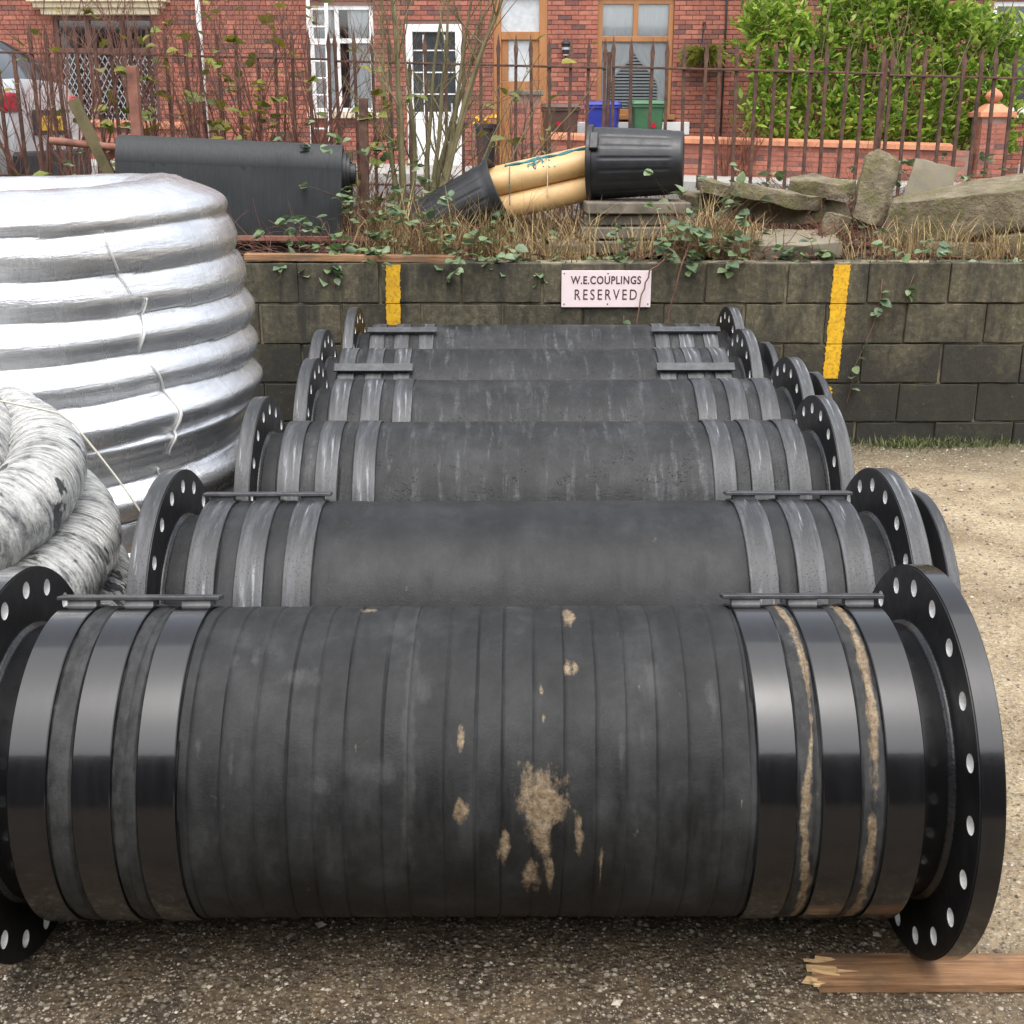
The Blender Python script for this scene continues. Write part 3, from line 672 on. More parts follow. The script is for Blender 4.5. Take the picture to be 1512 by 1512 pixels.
# ------------------------------------------------------------------ stack of hose coils under silver film
cx, cy = -1.93, 4.62
ct = thing('wrapped_coil_stack', (cx, cy, 0), 'tall ribbed coil stack wrapped in shiny silver film beside the wall', 'coil')
NR, RH = 11, 0.1385
def coil_r(z, a):
    ph = (z-0.04)/RH + 0.10*math.sin(a+0.8) + 0.05*math.sin(2*a)
    k = math.floor(ph); fr = ph-k
    rr = random.Random(int(k)*13+5); off = rr.uniform(-0.03, 0.03)
    rr2 = random.Random((int(k)+1)*13+5); off2 = rr2.uniform(-0.03, 0.03)
    o = off+(off2-off)*ss(0.5, 1.0, fr)
    R0 = 0.90 + o + 0.018*math.sin(3*a+k) - 0.045*ss(1.05, 1.45, z)
    return R0 + 0.029*(0.72*math.sin(math.pi*fr)**0.9+0.28*math.sin(math.pi*fr)**2) + 0.012*mnoise.noise(Vector((math.cos(a)*2.2, math.sin(a)*2.2, z*3)))
g = MB(); na, nz = 200, 190; ZT = 1.545; vs = []; us = []
for j in range(nz+1):
    z = 0.04+(ZT-0.04)*j/nz
    for k in range(na):
        a = 2*math.pi*k/na; r = coil_r(z, a)
        tz = z + 0.012*math.sin(2*a+1) + 0.01*mnoise.noise(Vector((math.cos(a)*1.5, math.sin(a)*1.5, 7)))
        if z > 1.42: r -= 0.13*((z-1.42)/(ZT-1.42))**2.4
        vs.append((math.cos(a)*r, math.sin(a)*r, tz))
fs, us = [], []
for j in range(nz):
    for k in range(na):
        k2 = (k+1) % na; fs.append((j*na+k, j*na+k2, (j+1)*na+k2, (j+1)*na+k))
        a0, a1 = 2*math.pi*k/na*0.93, 2*math.pi*(k+1)/na*0.93; z0, z1 = j*1.5/nz, (j+1)*1.5/nz
        us.append(((a0,z0), (a1,z0), (a1,z1), (a0,z1)))
base = nz*na
for q, (rq, dz) in enumerate(((0.68, 0.010), (0.62, 0.011), (0.56, 0.0), (0.5, -0.03), (0.44, -0.10), (0.42, -0.4))):
    st = len(vs)
    for k in range(na):
        a = 2*math.pi*k/na; vs.append((math.cos(a)*rq, math.sin(a)*rq, ZT+dz+0.012*math.sin(2*a+1)+0.008*mnoise.noise(Vector((math.cos(a)*4, math.sin(a)*4, q)))))
    for k in range(na):
        k2 = (k+1) % na; fs.append((base+k, base+k2, st+k2, st+k)); us.append(((k*.03,q*.1), (k*.03+.03,q*.1), (k*.03+.03,q*.1+.1), (k*.03,q*.1+.1)))
    base = st
g.add(vs, fs, us); g.build('silver_wrap', MT['film'], ct, smooth=True)
for a0, z0, z1, w in ((-0.62, 0.35, 0.62, 0.007), (-0.60, 0.66, 0.98, 0.006), (-0.66, 1.02, 1.2, 0.005), (-0.74, 1.22, 1.42, 0.004)):
    g = MB(); pth = []
    for j in range(24):
        z = z0+(z1-z0)*j/23; a = a0+0.03*math.sin(z*17)-0.10*(z-z0); r = coil_r(z, a)+0.006
        if z > 1.46: r -= 0.02
        pth.append((math.cos(a)*r, math.sin(a)*r, z))
    g.tube(pth, [w*(0.5+0.5*math.sin(math.pi*j/23)) for j in range(24)], 6); g.build('film_seam', MT['tape'], ct, smooth=True)
g = MB()
for y in (-0.5, 0, 0.5): g.box((0, y, 0.02), (1.7, 0.12, 0.04))
g.build('pallet_board', MT['timber'], ct)
# pale sheet tucked under the coil
g = MB(); n = 24
for j in range(9):
    for i in range(n+1):
        x = -0.1+0.75*i/n; y = 0.30*j/8
        g.v.append((x, y, 0.30*(1-j/8.0)*0+0.02+0.42*ss(0, 1, j/8.0)+0.02*fbm(x*5, y*9)))
for j in range(8):
    for i in range(n):
        a = j*(n+1)+i; g.f.append((a, a+1, a+n+2, a+n+1)); g.uv.append(None); g.mi.append(0)
tag(g.build('plastic_sheet', MT['poly'], smooth=True, loc=(-1.62, 3.38, 0)), 'loose white plastic sheet tucked at the foot of the silver coil stack', 'sheet')

# ------------------------------------------------------------------ slumped coil of foil-wrapped hose in front of it
hx, hy = -1.76, 3.05
ht = thing('hose_coil', (hx, hy, 0), 'slumped coil of torn grey foil-wrapped hose at left edge', 'hose')
def hose(turns, R0, z0, dz, a_start, tr, seed, tilt):
    rr = random.Random(seed); g = MB(); n = int(turns*56); pth = []
    for i in range(n+1):
        t = i/n*turns; a = a_start+2*math.pi*t; k = t
        rad = R0 + 0.07*(1-t/turns) + 0.025*math.sin(2*math.pi*k*0.37+seed) + 0.02*math.sin(3*a+seed)
        z = z0 + dz*t + 0.012*math.sin(2*a+seed)
        x, y = math.cos(a)*rad, math.sin(a)*rad
        pth.append((x-0.02*t, y, z + tilt*y*min(1, z/0.5)))
    def wob(L, a): return 1+0.015*math.sin(L*330)+0.05*mnoise.noise(Vector((L*6, math.cos(a), math.sin(a))))
    # fine steps along the hose
    fine = []
    for i in range(len(pth)-1):
        for q in range(3): fine.append(Vector(pth[i]).lerp(Vector(pth[i+1]), q/3))
    fine.append(Vector(pth[-1]))
    g.tube(fine, tr, 28, wob=wob); return g
hose(4.75, 0.60, 0.105, 0.186, 0.4, 0.104, 2, 0.14).build('hose_outer', MT['hose'], ht, smooth=True)
hose(4.2, 0.385, 0.105, 0.205, 1.4, 0.102, 5, 0.16).build('hose_inner', MT['hose'], ht, smooth=True)
g = MB(); pth = []
for j in range(40):
    t = j/39.0
    p = Vector((-0.05, -0.28, 1.10)).lerp(Vector((0.60, 0.05, 1.03)), min(1, t*2)) if t < 0.5 else Vector((0.60, 0.05, 1.03)).lerp(Vector((0.83, 0.1, 0.12)), (t-0.5)*2)
    p = p+Vector((0.12*math.sin(math.pi*max(0,(t-0.5)*2)), 0, 0.06*math.sin(math.pi*min(1,t*2)))); pth.append(p)
g.tube(pth, 0.0028, 6); tw = tag(g.build('packing_strap', MT['twine'], smooth=True, loc=(hx, hy, 0)), 'thin cream strap hanging loose over the torn foil hose coil', 'strap')

# ------------------------------------------------------------------ broken plank under the front flange
pk = thing('broken_plank', (1.12, 2.198, 0), 'splintered reddish timber board under the front right flange', 'plank')
g = MB(); rr = random.Random(9); n = 14; L = []
for k in range(n+1):
    y = -0.052+0.104*k/n; L.append((-0.485 + (0.02*math.sin(k*1.3)+rr.uniform(0,0.03)+ (0.055 if 5 < k < 9 else 0)+(0.03 if k > 9 else 0)), y))
vs = [(x, y, 0.003) for x, y in L]+[(0.8, 0.052, 0.003), (0.8, -0.052, 0.003)]; m = len(vs)
vs += [(x+rr.uniform(-.006,.012), y, 0.0215) for x, y, z in vs]
g.add(vs, [tuple(range(m-1,-1,-1)), tuple(range(m, 2*m))]+[(i, (i+1) % m, m+(i+1) % m, m+i) for i in range(n, m)])
g.add(vs, [(i, i+1, m+i+1, m+i) for i in range(n)], mi=1)
g.build('board', [MT['timber'], MT['timber_raw']], pk, recalc=True)
g = MB()
for k in range(6):
    y = rr.uniform(-.045,.045); g.bar((-0.42, y, 0.014+rr.uniform(-.006,.008)), (-0.475-rr.uniform(0,.02), y+rr.uniform(-.012,.012), 0.016+rr.uniform(0,.012)), 0.006, 0.004)
tag(g.build('splinters', MT['timber_raw'], pk), kind='stuff')

# ------------------------------------------------------------------ things dumped on the bank
# plank on top of the wall
g = MB(); g.box((0,0,0), (1.16, 0.09, 0.036)); tag(g.build('timber_plank', MT['timber'], loc=(-0.895, WY+0.055, WTOP+0.020), rot=(0,0.012,0.01), bevel=0.003), 'long sawn timber lying along the top of the block wall', 'plank')

# roll of matting on a rusty stand
rs = thing('roll_stand', (-1.6, 7.55, 1.0), 'rusty iron stand holding the roll of dark matting', 'stand')
def part_bar(name, a, b, w, mat, parent, h=None):
    g = MB(); g.bar(a, b, w, h); return g.build(name, mat, parent, bevel=0.003)
part_bar('post', (-0.655, 0.1, -0.02), (-0.64, 0.1, 1.08), 0.058, MT['rust'], rs)
part_bar('post', (0.70, 0.1, -0.02), (0.716, 0.1, 0.90), 0.05, MT['iron'], rs)
part_bar('brace', (-0.80, 0.0, 0.46), (-0.97, -0.02, 0.89), 0.062, MT['mossy'], rs)
part_bar('brace', (-0.79, 0.0, 0.0), (-0.80, 0.0, 0.49), 0.05, MT['rust'], rs)
part_bar('rail', (-0.68, 0.13, 0.68), (-0.82, 0.02, 0.56), 0.045, MT['rust'], rs)
part_bar('rail', (-0.3, -0.20, 0.115), (0.74, -0.20, 0.105), 0.03, MT['rust'], rs)
part_bar('rail', (-0.70, 0.12, 0.04), (0.74, 0.12, 0.03), 0.05, MT['iron'], rs)
part_bar('post', (0.60, 0.12, 0.0), (0.62, 0.12, 0.60), 0.035, MT['mossy'], rs)
g = MB(); g.tube([(-1.13, -0.02, 0.66), (-0.6, 0.0, 0.605)], 0.022, 12); g.build('axle', MT['rust'], rs, smooth=True, sharp=40)
mr = thing('matting_roll', (-1.64, 7.5, 1.52), 'roll of dark grey ribbed rubber matting with its end hanging down', 'roll', rot=(0, 0.042, 0.07))
g = MB(); g.lathe_x([(-0.66, 0.02), (-0.66, 0.148), (0.635, 0.142), (0.635, 0.02)], 48); g.build('rolled_sheet', MT['mat_sheet'], mr, smooth=True, sharp=35)
g = MB(); g.lathe_x([(0.63, 0.12), (0.655, 0.12), (0.655, 0.095), (0.675, 0.095), (0.675, 0.06), (0.71, 0.06), (0.71, 0.02)], 40); g.build('core', MT['car_trim'], mr, smooth=True, sharp=35, loc=(0,0.02,-0.02))
g = MB(); n, m = 60, 10
for layer in (0, 1):
    for j in range(m+1):
        for i in range(n+1):
            x = -0.66+1.295*i/n; z = 0.0-0.40*j/m
            g.v.append((x, -0.149+0.006*layer-0.01*math.sin(j/m*2.5)+0.0035*math.sin(i*2.1)+0.008*fbm(x*4, z*3), z))
K = (n+1)*(m+1)
for j in range(m):
    for i in range(n):
        a = j*(n+1)+i
        g.f += [(a, a+n+1, a+n+2, a+1), (K+a, K+a+1, K+a+n+2, K+a+n+1)]; g.uv += [None]*2; g.mi += [0]*2
for i in range(n):
    a = m*(n+1)+i; g.f.append((a, K+a, K+a+1, a+1)); g.uv.append(None); g.mi.append(0)
for j in range(m):
    for e in (0, n):
        a = j*(n+1)+e; g.f.append((a, a+n+1, K+a+n+1, K+a)); g.uv.append(None); g.mi.append(0)
g.build('hanging_flap', MT['mat_sheet'], mr, smooth=True, recalc=True, sharp=50)

# dustbins capping a bundle of tan tubes
def dustbin(loc, axis, label, roll):
    ax = Vector(axis).normalized(); q = ax.to_track_quat('X', 'Z')
    t = thing('dustbin', loc, label, 'dustbin', 'black dustbins over the tubes'); t.rotation_mode = 'QUATERNION'; t.rotation_quaternion = q
    def rf(x, a):
        p = (a+roll)/(2*math.pi)*18; fr = p-math.floor(p)
        e = ss(0.06,0.09,x)*(1-ss(0.47,0.50,x))
        return 1+0.016*e*(ss(0.10,0.15,fr)-ss(0.85,0.90,fr))
    prof = [(0.555, 0.001), (0.555, 0.150), (0.56, 0.168), (0.55, 0.178)]+[(0.55-0.52*i/40, 0.178+0.030*i/40) for i in range(1, 41)]
    prof2 = [(0.03, 0.209), (0.028, 0.222), (0.0, 0.224), (-0.004, 0.220), (-0.004, 0.205), (0.02, 0.200), (0.54, 0.168), (0.545, 0.001)]
    g = MB(); g.lathe_x(prof, 220, rf); g.build('body', MT['black_plastic'], t, smooth=True, sharp=45)
    g = MB(); g.lathe_x(prof2, 96); g.build('rim', MT['black_plastic'], t, smooth=True, sharp=35)
    for s in (1, -1):
        g = MB(); g.box((0.045, -s*0.228*0.82, s*0.228*0.57), (0.05, 0.11, 0.03), (s*0.96 if s > 0 else 0.96, 0, 0)); g.build('handle', MT['black_plastic'], t, bevel=0.006)
    return t
dustbin((0.463, 7.60, 1.528), (0.985, -0.16, 0.015), 'black ribbed dustbin lying on the stacked flagstones, tubes pushed into it', 0.0)
dustbin((-0.055, 7.53, 1.362), (-0.86, 0.12, -0.42), 'tilted black dustbin sunk in dry grass over the lower tube ends', 0.15)
d = Vector((0.535, 0.05, 0.115)).normalized()
for k, (oy, oz, ln, lab) in enumerate(((-0.045, 0.040, 0.86, 'upper tan tube in front, tied in a bundle between the two dustbins'), (-0.05, -0.108, 0.84, 'lower tan tube of the bundle between the two dustbins'), (0.105, 0.062, 0.84, 'rear tan tube of the bundle, mostly hidden behind the upper one'))):
    g = MB(); g.lathe_x([(0, 0.05), (0, 0.074), (ln, 0.074), (ln, 0.05), (0.02, 0.05)], 40)
    o = g.build('tan_tube', MT['tube_tan'], smooth=True, sharp=40); o.location = Vector((-0.20, 7.57+oy, 1.352+oz)); o.rotation_mode = 'QUATERNION'; o.rotation_quaternion = d.to_track_quat('X', 'Z')
    tag(o, lab, 'tube', 'tan tubes tied in a bundle')
rp = thing('blue_rope', (0.1, 7.55, 1.45), 'frayed blue rope knotted along the top of the tan tubes', 'rope')
def tubepos(s, oy, oz): return Vector((-0.20-0.1, 7.57-7.55+oy, 1.352-1.45+oz)) + d*s
rr = random.Random(3)
for q in range(2):
    g = MB(); pth = [tubepos(0.16+0.5*i/22, -0.02+0.016*q+rr.uniform(-.004,.004), 0.126+0.005*math.sin(i*0.7+q*2)) for i in range(23)]
    g.tube(pth, 0.0055, 6); g.build('strand', MT['rope'], rp, smooth=True)
for q in range(7):
    g = MB(); s0 = 0.38+rr.uniform(-.05,.05); p = tubepos(s0, -0.06, 0.125)
    pth = [p+Vector((rr.uniform(-.012,.012)+0.014*i*(q-3)/3, -0.010*i, 0.012-0.012*i+rr.uniform(-.008,.008))) for i in range(6)]
    g.tube(pth, 0.0035, 5); g.build('frayed_end', MT['rope'], rp, smooth=True)
for q, s0 in enumerate((0.42, 0.19)):
    g = MB(); pth = [tubepos(s0, -0.05-0.079*math.sin(a), 0.04+0.079*math.cos(a)) if a < 1.9 else tubepos(s0+0.002, -0.130, 0.02-0.075*(a-1.9)) for a in [i*0.12 for i in range(-2, 30)]]
    g.tube(pth, 0.003, 5); g.build('loop', MT['twine'] if q == 0 else MT['rope'], rp, smooth=True)

# rocks and slabs
def rock(name, loc, dim, rot, label, cat, mat, seed, group=None, jag=0.12, parent=None):
    bm = bmesh.new(); rr = random.Random(seed*7+1); o = Vector((seed*3.7, seed*1.3, 0)); n = rr.randint(7, 9)
    for i in range(n):
        a = 2*math.pi*(i+rr.uniform(-.28,.28))/n; q = 1/max(abs(math.cos(a)), abs(math.sin(a)))**0.72*rr.uniform(0.82,1.02)
        x, y = 0.5*math.cos(a)*q, 0.5*math.sin(a)*q
        for zt in (0.5, -0.5):
            k = rr.uniform(0.88, 1.04)
            bm.verts.new((x*k, y*k, zt+rr.uniform(-.10,.10)))
    for i in range(3): bm.verts.new((rr.uniform(-.2,.2), rr.uniform(-.2,.2), 0.56))
    h = bmesh.ops.convex_hull(bm, input=bm.verts)
    bmesh.ops.delete(bm, geom=list({v for v in h['geom_interior'] if isinstance(v, bmesh.types.BMVert)}), context='VERTS')
    bmesh.ops.scale(bm, vec=dim, verts=bm.verts)
    bmesh.ops.dissolve_limit(bm, angle_limit=R(6), verts=bm.verts, edges=bm.edges)
    bmesh.ops.bevel(bm, geom=bm.edges[:], offset=min(dim)*0.03, segments=1, affect='EDGES')
    bmesh.ops.triangulate(bm, faces=bm.faces); bmesh.ops.subdivide_edges(bm, edges=bm.edges[:], cuts=3, use_grid_fill=True)
    for v in bm.verts:
        c = v.co.copy(); c2 = c*9+o
        v.co += Vector((mnoise.noise(c2), mnoise.noise(c2+Vector((5,0,0))), mnoise.noise(c2+Vector((0,7,0)))))*0.012 + Vector((0,0,1))*0.010*mnoise.noise(c*26+o)
    me = bpy.data.meshes.new(name); bm.to_mesh(me); bm.free(); me.materials.append(mat)
    me.polygons.foreach_set('use_smooth', [True]*len(me.polygons)); me.set_sharp_from_angle(angle=R(28))
    ob = link(name, me, parent, loc, rot)
    if label: tag(ob, label, cat, group)
    return ob
for k, (x0, x1, y0, y1, z0, z1, lab) in enumerate(((0.425, 1.035, 7.30, 7.80, 1.252, 1.318, 'thick top flagstone of the stack under the black dustbin'),
        (0.435, 1.02, 7.34, 7.84, 1.185, 1.246, 'second flagstone down in the stack under the black dustbin'),
        (0.415, 0.90, 7.28, 7.80, 1.112, 1.178, 'dark wet third flagstone of the stack under the dustbin'),
        (0.44, 1.05, 7.22, 7.75, 1.035, 1.100, 'lowest flagstone of the stack, half buried in brambles'),
        (0.14, 0.47, 7.20, 7.55, 1.030, 1.085, 'small flagstone lying left of the stack among dry stalks'))):
    g = MB(); g.box((0,0,0), (x1-x0, y1-y0, z1-z0)); o = g.build('flagstone', MT['flag'], loc=((x0+x1)/2, (y0+y1)/2, (z0+z1)/2), rot=(0,random.uniform(-.008,.008),random.uniform(-.05,.05)), bevel=0.008)
    tag(o, lab, 'flagstone', 'stacked flagstones')
YS = MT['yorkstone']
for (loc, dim, rot, lab, mat, sd) in (
    ((1.33, 7.75, 1.36), (0.42, 0.34, 0.07), (0.10,0.24,0.2), 'flat buff stone leaning at the left of the rubble heap', YS, 1),
    ((1.62, 7.55, 1.335), (0.62, 0.44, 0.075), (0.06,0.17,0.3), 'broad flat stone under the mossy capping stone', YS, 2),
    ((1.86, 7.60, 1.395), (0.44, 0.34, 0.085), (0.10,0.05,-0.2), 'mossy lumpy stone on top of the rubble heap', YS, 3),
    ((1.70, 7.75, 1.25), (0.8, 0.5, 0.12), (0,0.03,0.1), 'dark stone at the bottom of the rubble heap', YS, 4),
    ((1.585, 7.22, 1.085), (0.72, 0.42, 0.09), (0.13,-0.01,0.05), 'pale greenish flat slab at the front of the rubble', MT['greystone'], 5),
    ((1.88, 7.30, 1.185), (0.16, 0.14, 0.13), (0.2,0.3,0.4), 'small pale cube-like stone behind the greenish slab', YS, 6),
    ((2.78, 7.42, 1.285), (1.25, 0.5, 0.22), (0.10,-0.14,0.05), 'big long block of stone at right end of the bank', YS, 7),
    ((2.20, 7.62, 1.37), (0.27, 0.09, 0.42), (-0.25,0.28,0.15), 'upright mossy stone leaning behind the long block', YS, 8),
    ((2.52, 7.66, 1.37), (0.30, 0.07, 0.30), (-0.3,0.30,-0.1), 'smooth grey upright slab standing behind the long block', MT['greystone'], 9),
    ((2.98, 7.30, 1.10), (0.6, 0.4, 0.11), (0.04,-0.05,-0.1), 'flat stone under the right end of the long block', YS, 10),
    ((2.55, 7.18, 1.06), (0.5, 0.25, 0.08), (0.0,0.05,0.3), 'half-buried stone below the long block', YS, 11),
    ((1.28, 7.15, 1.06), (0.26, 0.2, 0.08), (0.1,0.2,0.4), 'small dark stone in dead leaves left of the greenish slab', YS, 12),
    ((1.20, 7.85, 1.30), (0.3, 0.25, 0.10), (0.1,-0.1,0.4), 'buff stone behind the dustbin flagstones', YS, 13)):
    rock('rubble_stone', loc, dim, rot, lab, 'stone', mat, sd, 'rubble stones on the bank')

# ------------------------------------------------------------------ iron railings
FY = 8.75
fe = thing('iron_railing', (0, FY, 1.12), 'rusty spiked iron railing along the top of the bank', 'railing')
def zr(x): return 2.133-0.0236*x-1.12
PAN = 1.87
gp = MB()
n6 = 4; w = 0.0105
gp.add([(-w,-w,0), (w,-w,0), (w,w,0), (-w,w,0), (-w,-w,1.0), (w,-w,1.0), (w,w,1.0), (-w,w,1.0), (-w*1.5,-w*0.7,1.06), (w*1.5,-w*0.7,1.06), (w*1.5,w*0.7,1.06), (-w*1.5,w*0.7,1.06), (0,0,1.16)],
   [(0,1,5,4), (1,2,6,5), (2,3,7,6), (3,0,4,7), (4,5,9,8), (5,6,10,9), (6,7,11,10), (7,4,8,11), (8,9,12), (9,10,12), (10,11,12), (11,8,12), (3,2,1,0)])
pme = gp.mesh('picket', MT['iron'])
rr = random.Random(21)
for k in range(-4, 4):
    xa = 0.68+PAN*k; xb = xa+PAN-0.045
    dz = rr.uniform(-.012,.012)
    part_bar('top_rail', (xa, 0, zr(xa)+dz), (xb, 0, zr(xb)+dz), 0.034, MT['iron'], fe, 0.014)
    part_bar('bottom_rail', (xa, 0, zr(xa)-0.80), (xb, 0, zr(xb)-0.80), 0.034, MT['iron'], fe, 0.014)
    for i in range(16):
        x = xa+0.012+i*(PAN-0.069)/15.0
        h = 1.0 if rr.random() > 0.06 else 0.86
        o = link('picket', pme, fe, (x, 0, zr(x)-0.96+dz+rr.uniform(-.01,.006)), (rr.uniform(-.02,.02), rr.uniform(-.016,.016), 0)); o.scale = (1, 1, h)
    if k in (0, 1): part_bar('stay', (xa-0.03, 0.02, zr(xa)-1.0), (xa-0.022, 0.02, zr(xa)+0.10), 0.026, MT['iron'], fe)

# ------------------------------------------------------------------ brick terrace across the street
HY, HG = 22.0, 0.85
brick_me = None
def mk_brick():
    g = MB(); g.box((0,0,0), (0.215, 0.06, 0.065)); return g.mesh('brick', MT['brick'])
brick_me = mk_brick()
def cells(x0, x1, z0, z1, holes):
    xs = sorted({x0, x1, *[h[0] for h in holes], *[h[1] for h in holes]}); zs = sorted({z0, z1, *[h[2] for h in holes], *[h[3] for h in holes]})
    xs = [x for x in xs if x0 <= x <= x1]; zs = [z for z in zs if z0 <= z <= z1]
    for a, b in zip(xs, xs[1:]):
        for c, e in zip(zs, zs[1:]):
            mx, mz = (a+b)/2, (c+e)/2
            if not any(h[0] < mx < h[1] and h[2] < mz < h[3] for h in holes): yield a, b, c, e
def bricks(parent, x0, x1, z0, z1, holes, yf, nsingle, score):
    """brick faces proud of the mortar by 8 mm, cut at openings; the nsingle best-seen whole bricks are single objects"""
    whole, cut = [], []
    nrow = int((z1-z0)/0.075)
    for r in range(nrow):
        zc = z0+0.0375+r*0.075; st = x0-(0.1125 if r % 2 else 0.0); k = 0
        while st+k*0.225 < x1:
            segs = [[max(x0, st+k*0.225+0.005), min(x1, st+k*0.225+0.22)]]; k += 1
            for h in holes:
                if h[2]-0.03 < zc < h[3]+0.03:
                    ns = []
                    for a, b in segs:
                        if b <= h[0] or a >= h[1]: ns.append([a, b])
                        else:
                            if a < h[0]: ns.append([a, h[0]])
                            if b > h[1]: ns.append([h[1], b])
                    segs = ns
            for a, b in segs:
                if b-a > 0.2149: whole.append(((a+b)/2, zc))
                elif b-a > 0.02: cut.append((a, b, zc))
    whole.sort(key=score)
    yc = yf+0.022
    for (x, z) in whole[:nsingle]: link('brick', brick_me, parent, (x, yc+random.uniform(-.002,.002), z))
    g = MB()
    for (x, z) in whole[nsingle:]: g.box((x, yc, z), (0.215, 0.06, 0.065))
    for a, b, z in cut: g.box(((a+b)/2, yc, z), (b-a, 0.06, 0.065))
    if g.v: tag(g.build('brickwork', MT['brick'], parent), kind='stuff')
def window(parent, x0, x1, z0, z1, mat, vbars, hbars, fw=0.06, pane='glass', y=0.07, sill=None):
    w = MB(); h = HY+y
    w.box(((x0+x1)/2, h, z0+fw/2), (x1-x0, 0.07, fw)); w.box(((x0+x1)/2, h, z1-fw/2), (x1-x0, 0.07, fw))
    for x in (x0+fw/2, x1-fw/2): w.box((x, h, (z0+z1)/2), (fw, 0.0698, z1-z0-2*fw))
    for (x, a, b) in vbars: w.box((x, h, (a+b)/2), (fw, 0.066, b-a))
    for (z, a, b) in hbars: w.box(((a+b)/2, h, z), (b-a, 0.068, fw))
    o = w.build('window', MT[mat], parent, bevel=0.006)
    g = MB(); g.box(((x0+x1)/2, h+0.012, (z0+z1)/2), (x1-x0-fw, 0.006, z1-z0-fw)); g.build('pane', MT[pane], o)
    g = MB(); g.box(((x0+x1)/2, HY+1.2, (z0+z1)/2), (x1-x0+1.2, 0.02, z1-z0+0.8)); g.build('room_wall', MT['room'], o)
    if sill:
        g = MB(); g.box(((x0+x1)/2, HY-0.03, z0-0.05), (x1-x0+0.16, 0.16, 0.09)); g.build('sill', MT[sill], o, bevel=0.008)
    return o
def house(x0, x1, holes, label, nsingle, score, ztop=6.0):
    t = thing('terraced_house', ((x0+x1)/2, HY, HG-0.2), label, 'house', 'red brick terraced houses')
    def P(o): o.location = Vector(o.location)-Vector(t.location); return o
    w = MB()
    for a, b, c, e in cells(x0, x1, HG-0.2, 3.95, holes): w.box(((a+b)/2, HY+0.125, (c+e)/2), (b-a, 0.23, e-c))
    wo = w.build('wall', MT['brick_mortar'], t); P(wo)
    bricks(wo, x0, x1, HG-0.2, 3.95, holes, HY-0.008, nsingle, score)
    up = [h for h in UPW if x0 < (h[0]+h[1])/2 < x1]
    w = MB()
    for a, b, c, e in cells(x0, x1, 3.95, ztop, up): w.box(((a+b)/2, HY+0.118, (c+e)/2), (b-a, 0.26, e-c))
    P(w.build('upper_wall', MT['brick_far'], t))
    for h in up: P(window(t, *h, 'white_upvc', [((h[0]+h[1])/2, h[2]+.06, h[3]-.06)], []))
    g = MB(); g.add([(x0, HY-0.3, ztop), (x1, HY-0.3, ztop), (x1, HY+3.6, ztop+2.2), (x0, HY+3.6, ztop+2.2), (x0, HY-0.3, ztop-0.12), (x1, HY-0.3, ztop-0.12), (x1, HY+3.6, ztop+2.08), (x0, HY+3.6, ztop+2.08)], [(0,1,2,3), (7,6,5,4), (0,4,5,1), (1,5,6,2), (2,6,7,3), (3,7,4,0)])
    P(g.build('roof', MT['slate'], t))
    g = MB(); g.box(((x0+x1)/2, HY+3.6, (ztop+HG)/2), (x1-x0, 0.1, ztop-HG)); P(g.build('rear_wall', MT['room'], t))
    return t, P
UPW = [(-7.6, -6.0, 4.35, 5.6), (-3.4, -2.3, 4.35, 5.6), (1.5, 2.7, 4.35, 5.6), (6.6, 7.8, 4.35, 5.6), (-12.5, -11.3, 4.35, 5.6), (11.3, 12.5, 4.35, 5.6)]
def local(o, t):
    o.location = Vector(o.location)-Vector(t.location); return o
# far left house with the leaded window under a cream lintel
HA = (-14.5, -5.24)
lw = (-7.72, -6.02, 1.72, 3.50)
tA, P = house(*HA, [lw], 'left-hand brick house with leaded window under a cream moulded lintel', 0, lambda p: 0)
o = P(window(tA, *lw, 'dark_frame', [(-7.15, 1.78, 3.44), (-6.58, 1.78, 3.44)], [(2.95, -7.66, -6.08)], 0.075))
g = MB()
for (a, b) in ((-7.64, -7.19), (-7.11, -6.62), (-6.54, -6.10)):
    nx = 5; sp = (b-a)/nx; zz0, zz1 = 1.80, 2.91
    for dirn in (1, -1):
        for k in range(-14, 20):
            pts = []
            xa = a+k*sp; 
            # clip the diagonal to the light
            s0 = 0.0; s1 = (zz1-zz0)
            xs, xe = xa, xa+dirn*s1*0.55
            def zat(x): return zz0+(x-xa)/(dirn*0.55)
            lo, hi = max(a, min(xs, xe)), min(b, max(xs, xe))
            if hi-lo > 0.02: g.bar((lo, HY+0.055, zat(lo)), (hi, HY+0.055, zat(hi)), 0.006, 0.012)
g.build('lead_lattice', MT['lead'], o)
g = MB(); g.box((-6.87, HY-0.05, 3.55), (1.95, 0.22, 0.10)); g.box((-6.87, HY-0.08, 3.645), (2.15, 0.28, 0.085)); g.box((-6.87, HY-0.11, 3.73), (2.32, 0.34, 0.08))
P(g.build('cream_lintel', MT['stone_trim'], tA, bevel=0.01))
g = MB(); g.box((-6.87, HY-0.04, 1.66), (1.95, 0.2, 0.11)); P(g.build('sill', MT['stone_trim'], tA, bevel=0.01))
g = MB(); g.tube([(-5.24, HY-0.075, 5.9), (-5.24, HY-0.075, 1.0)], 0.045, 12); P(g.build('downpipe', MT['white_upvc'], tA, smooth=True))
for x in (-9.9,):
    P(window(tA, x-0.8, x+0.8, 1.9, 3.3, 'white_upvc', [], []))
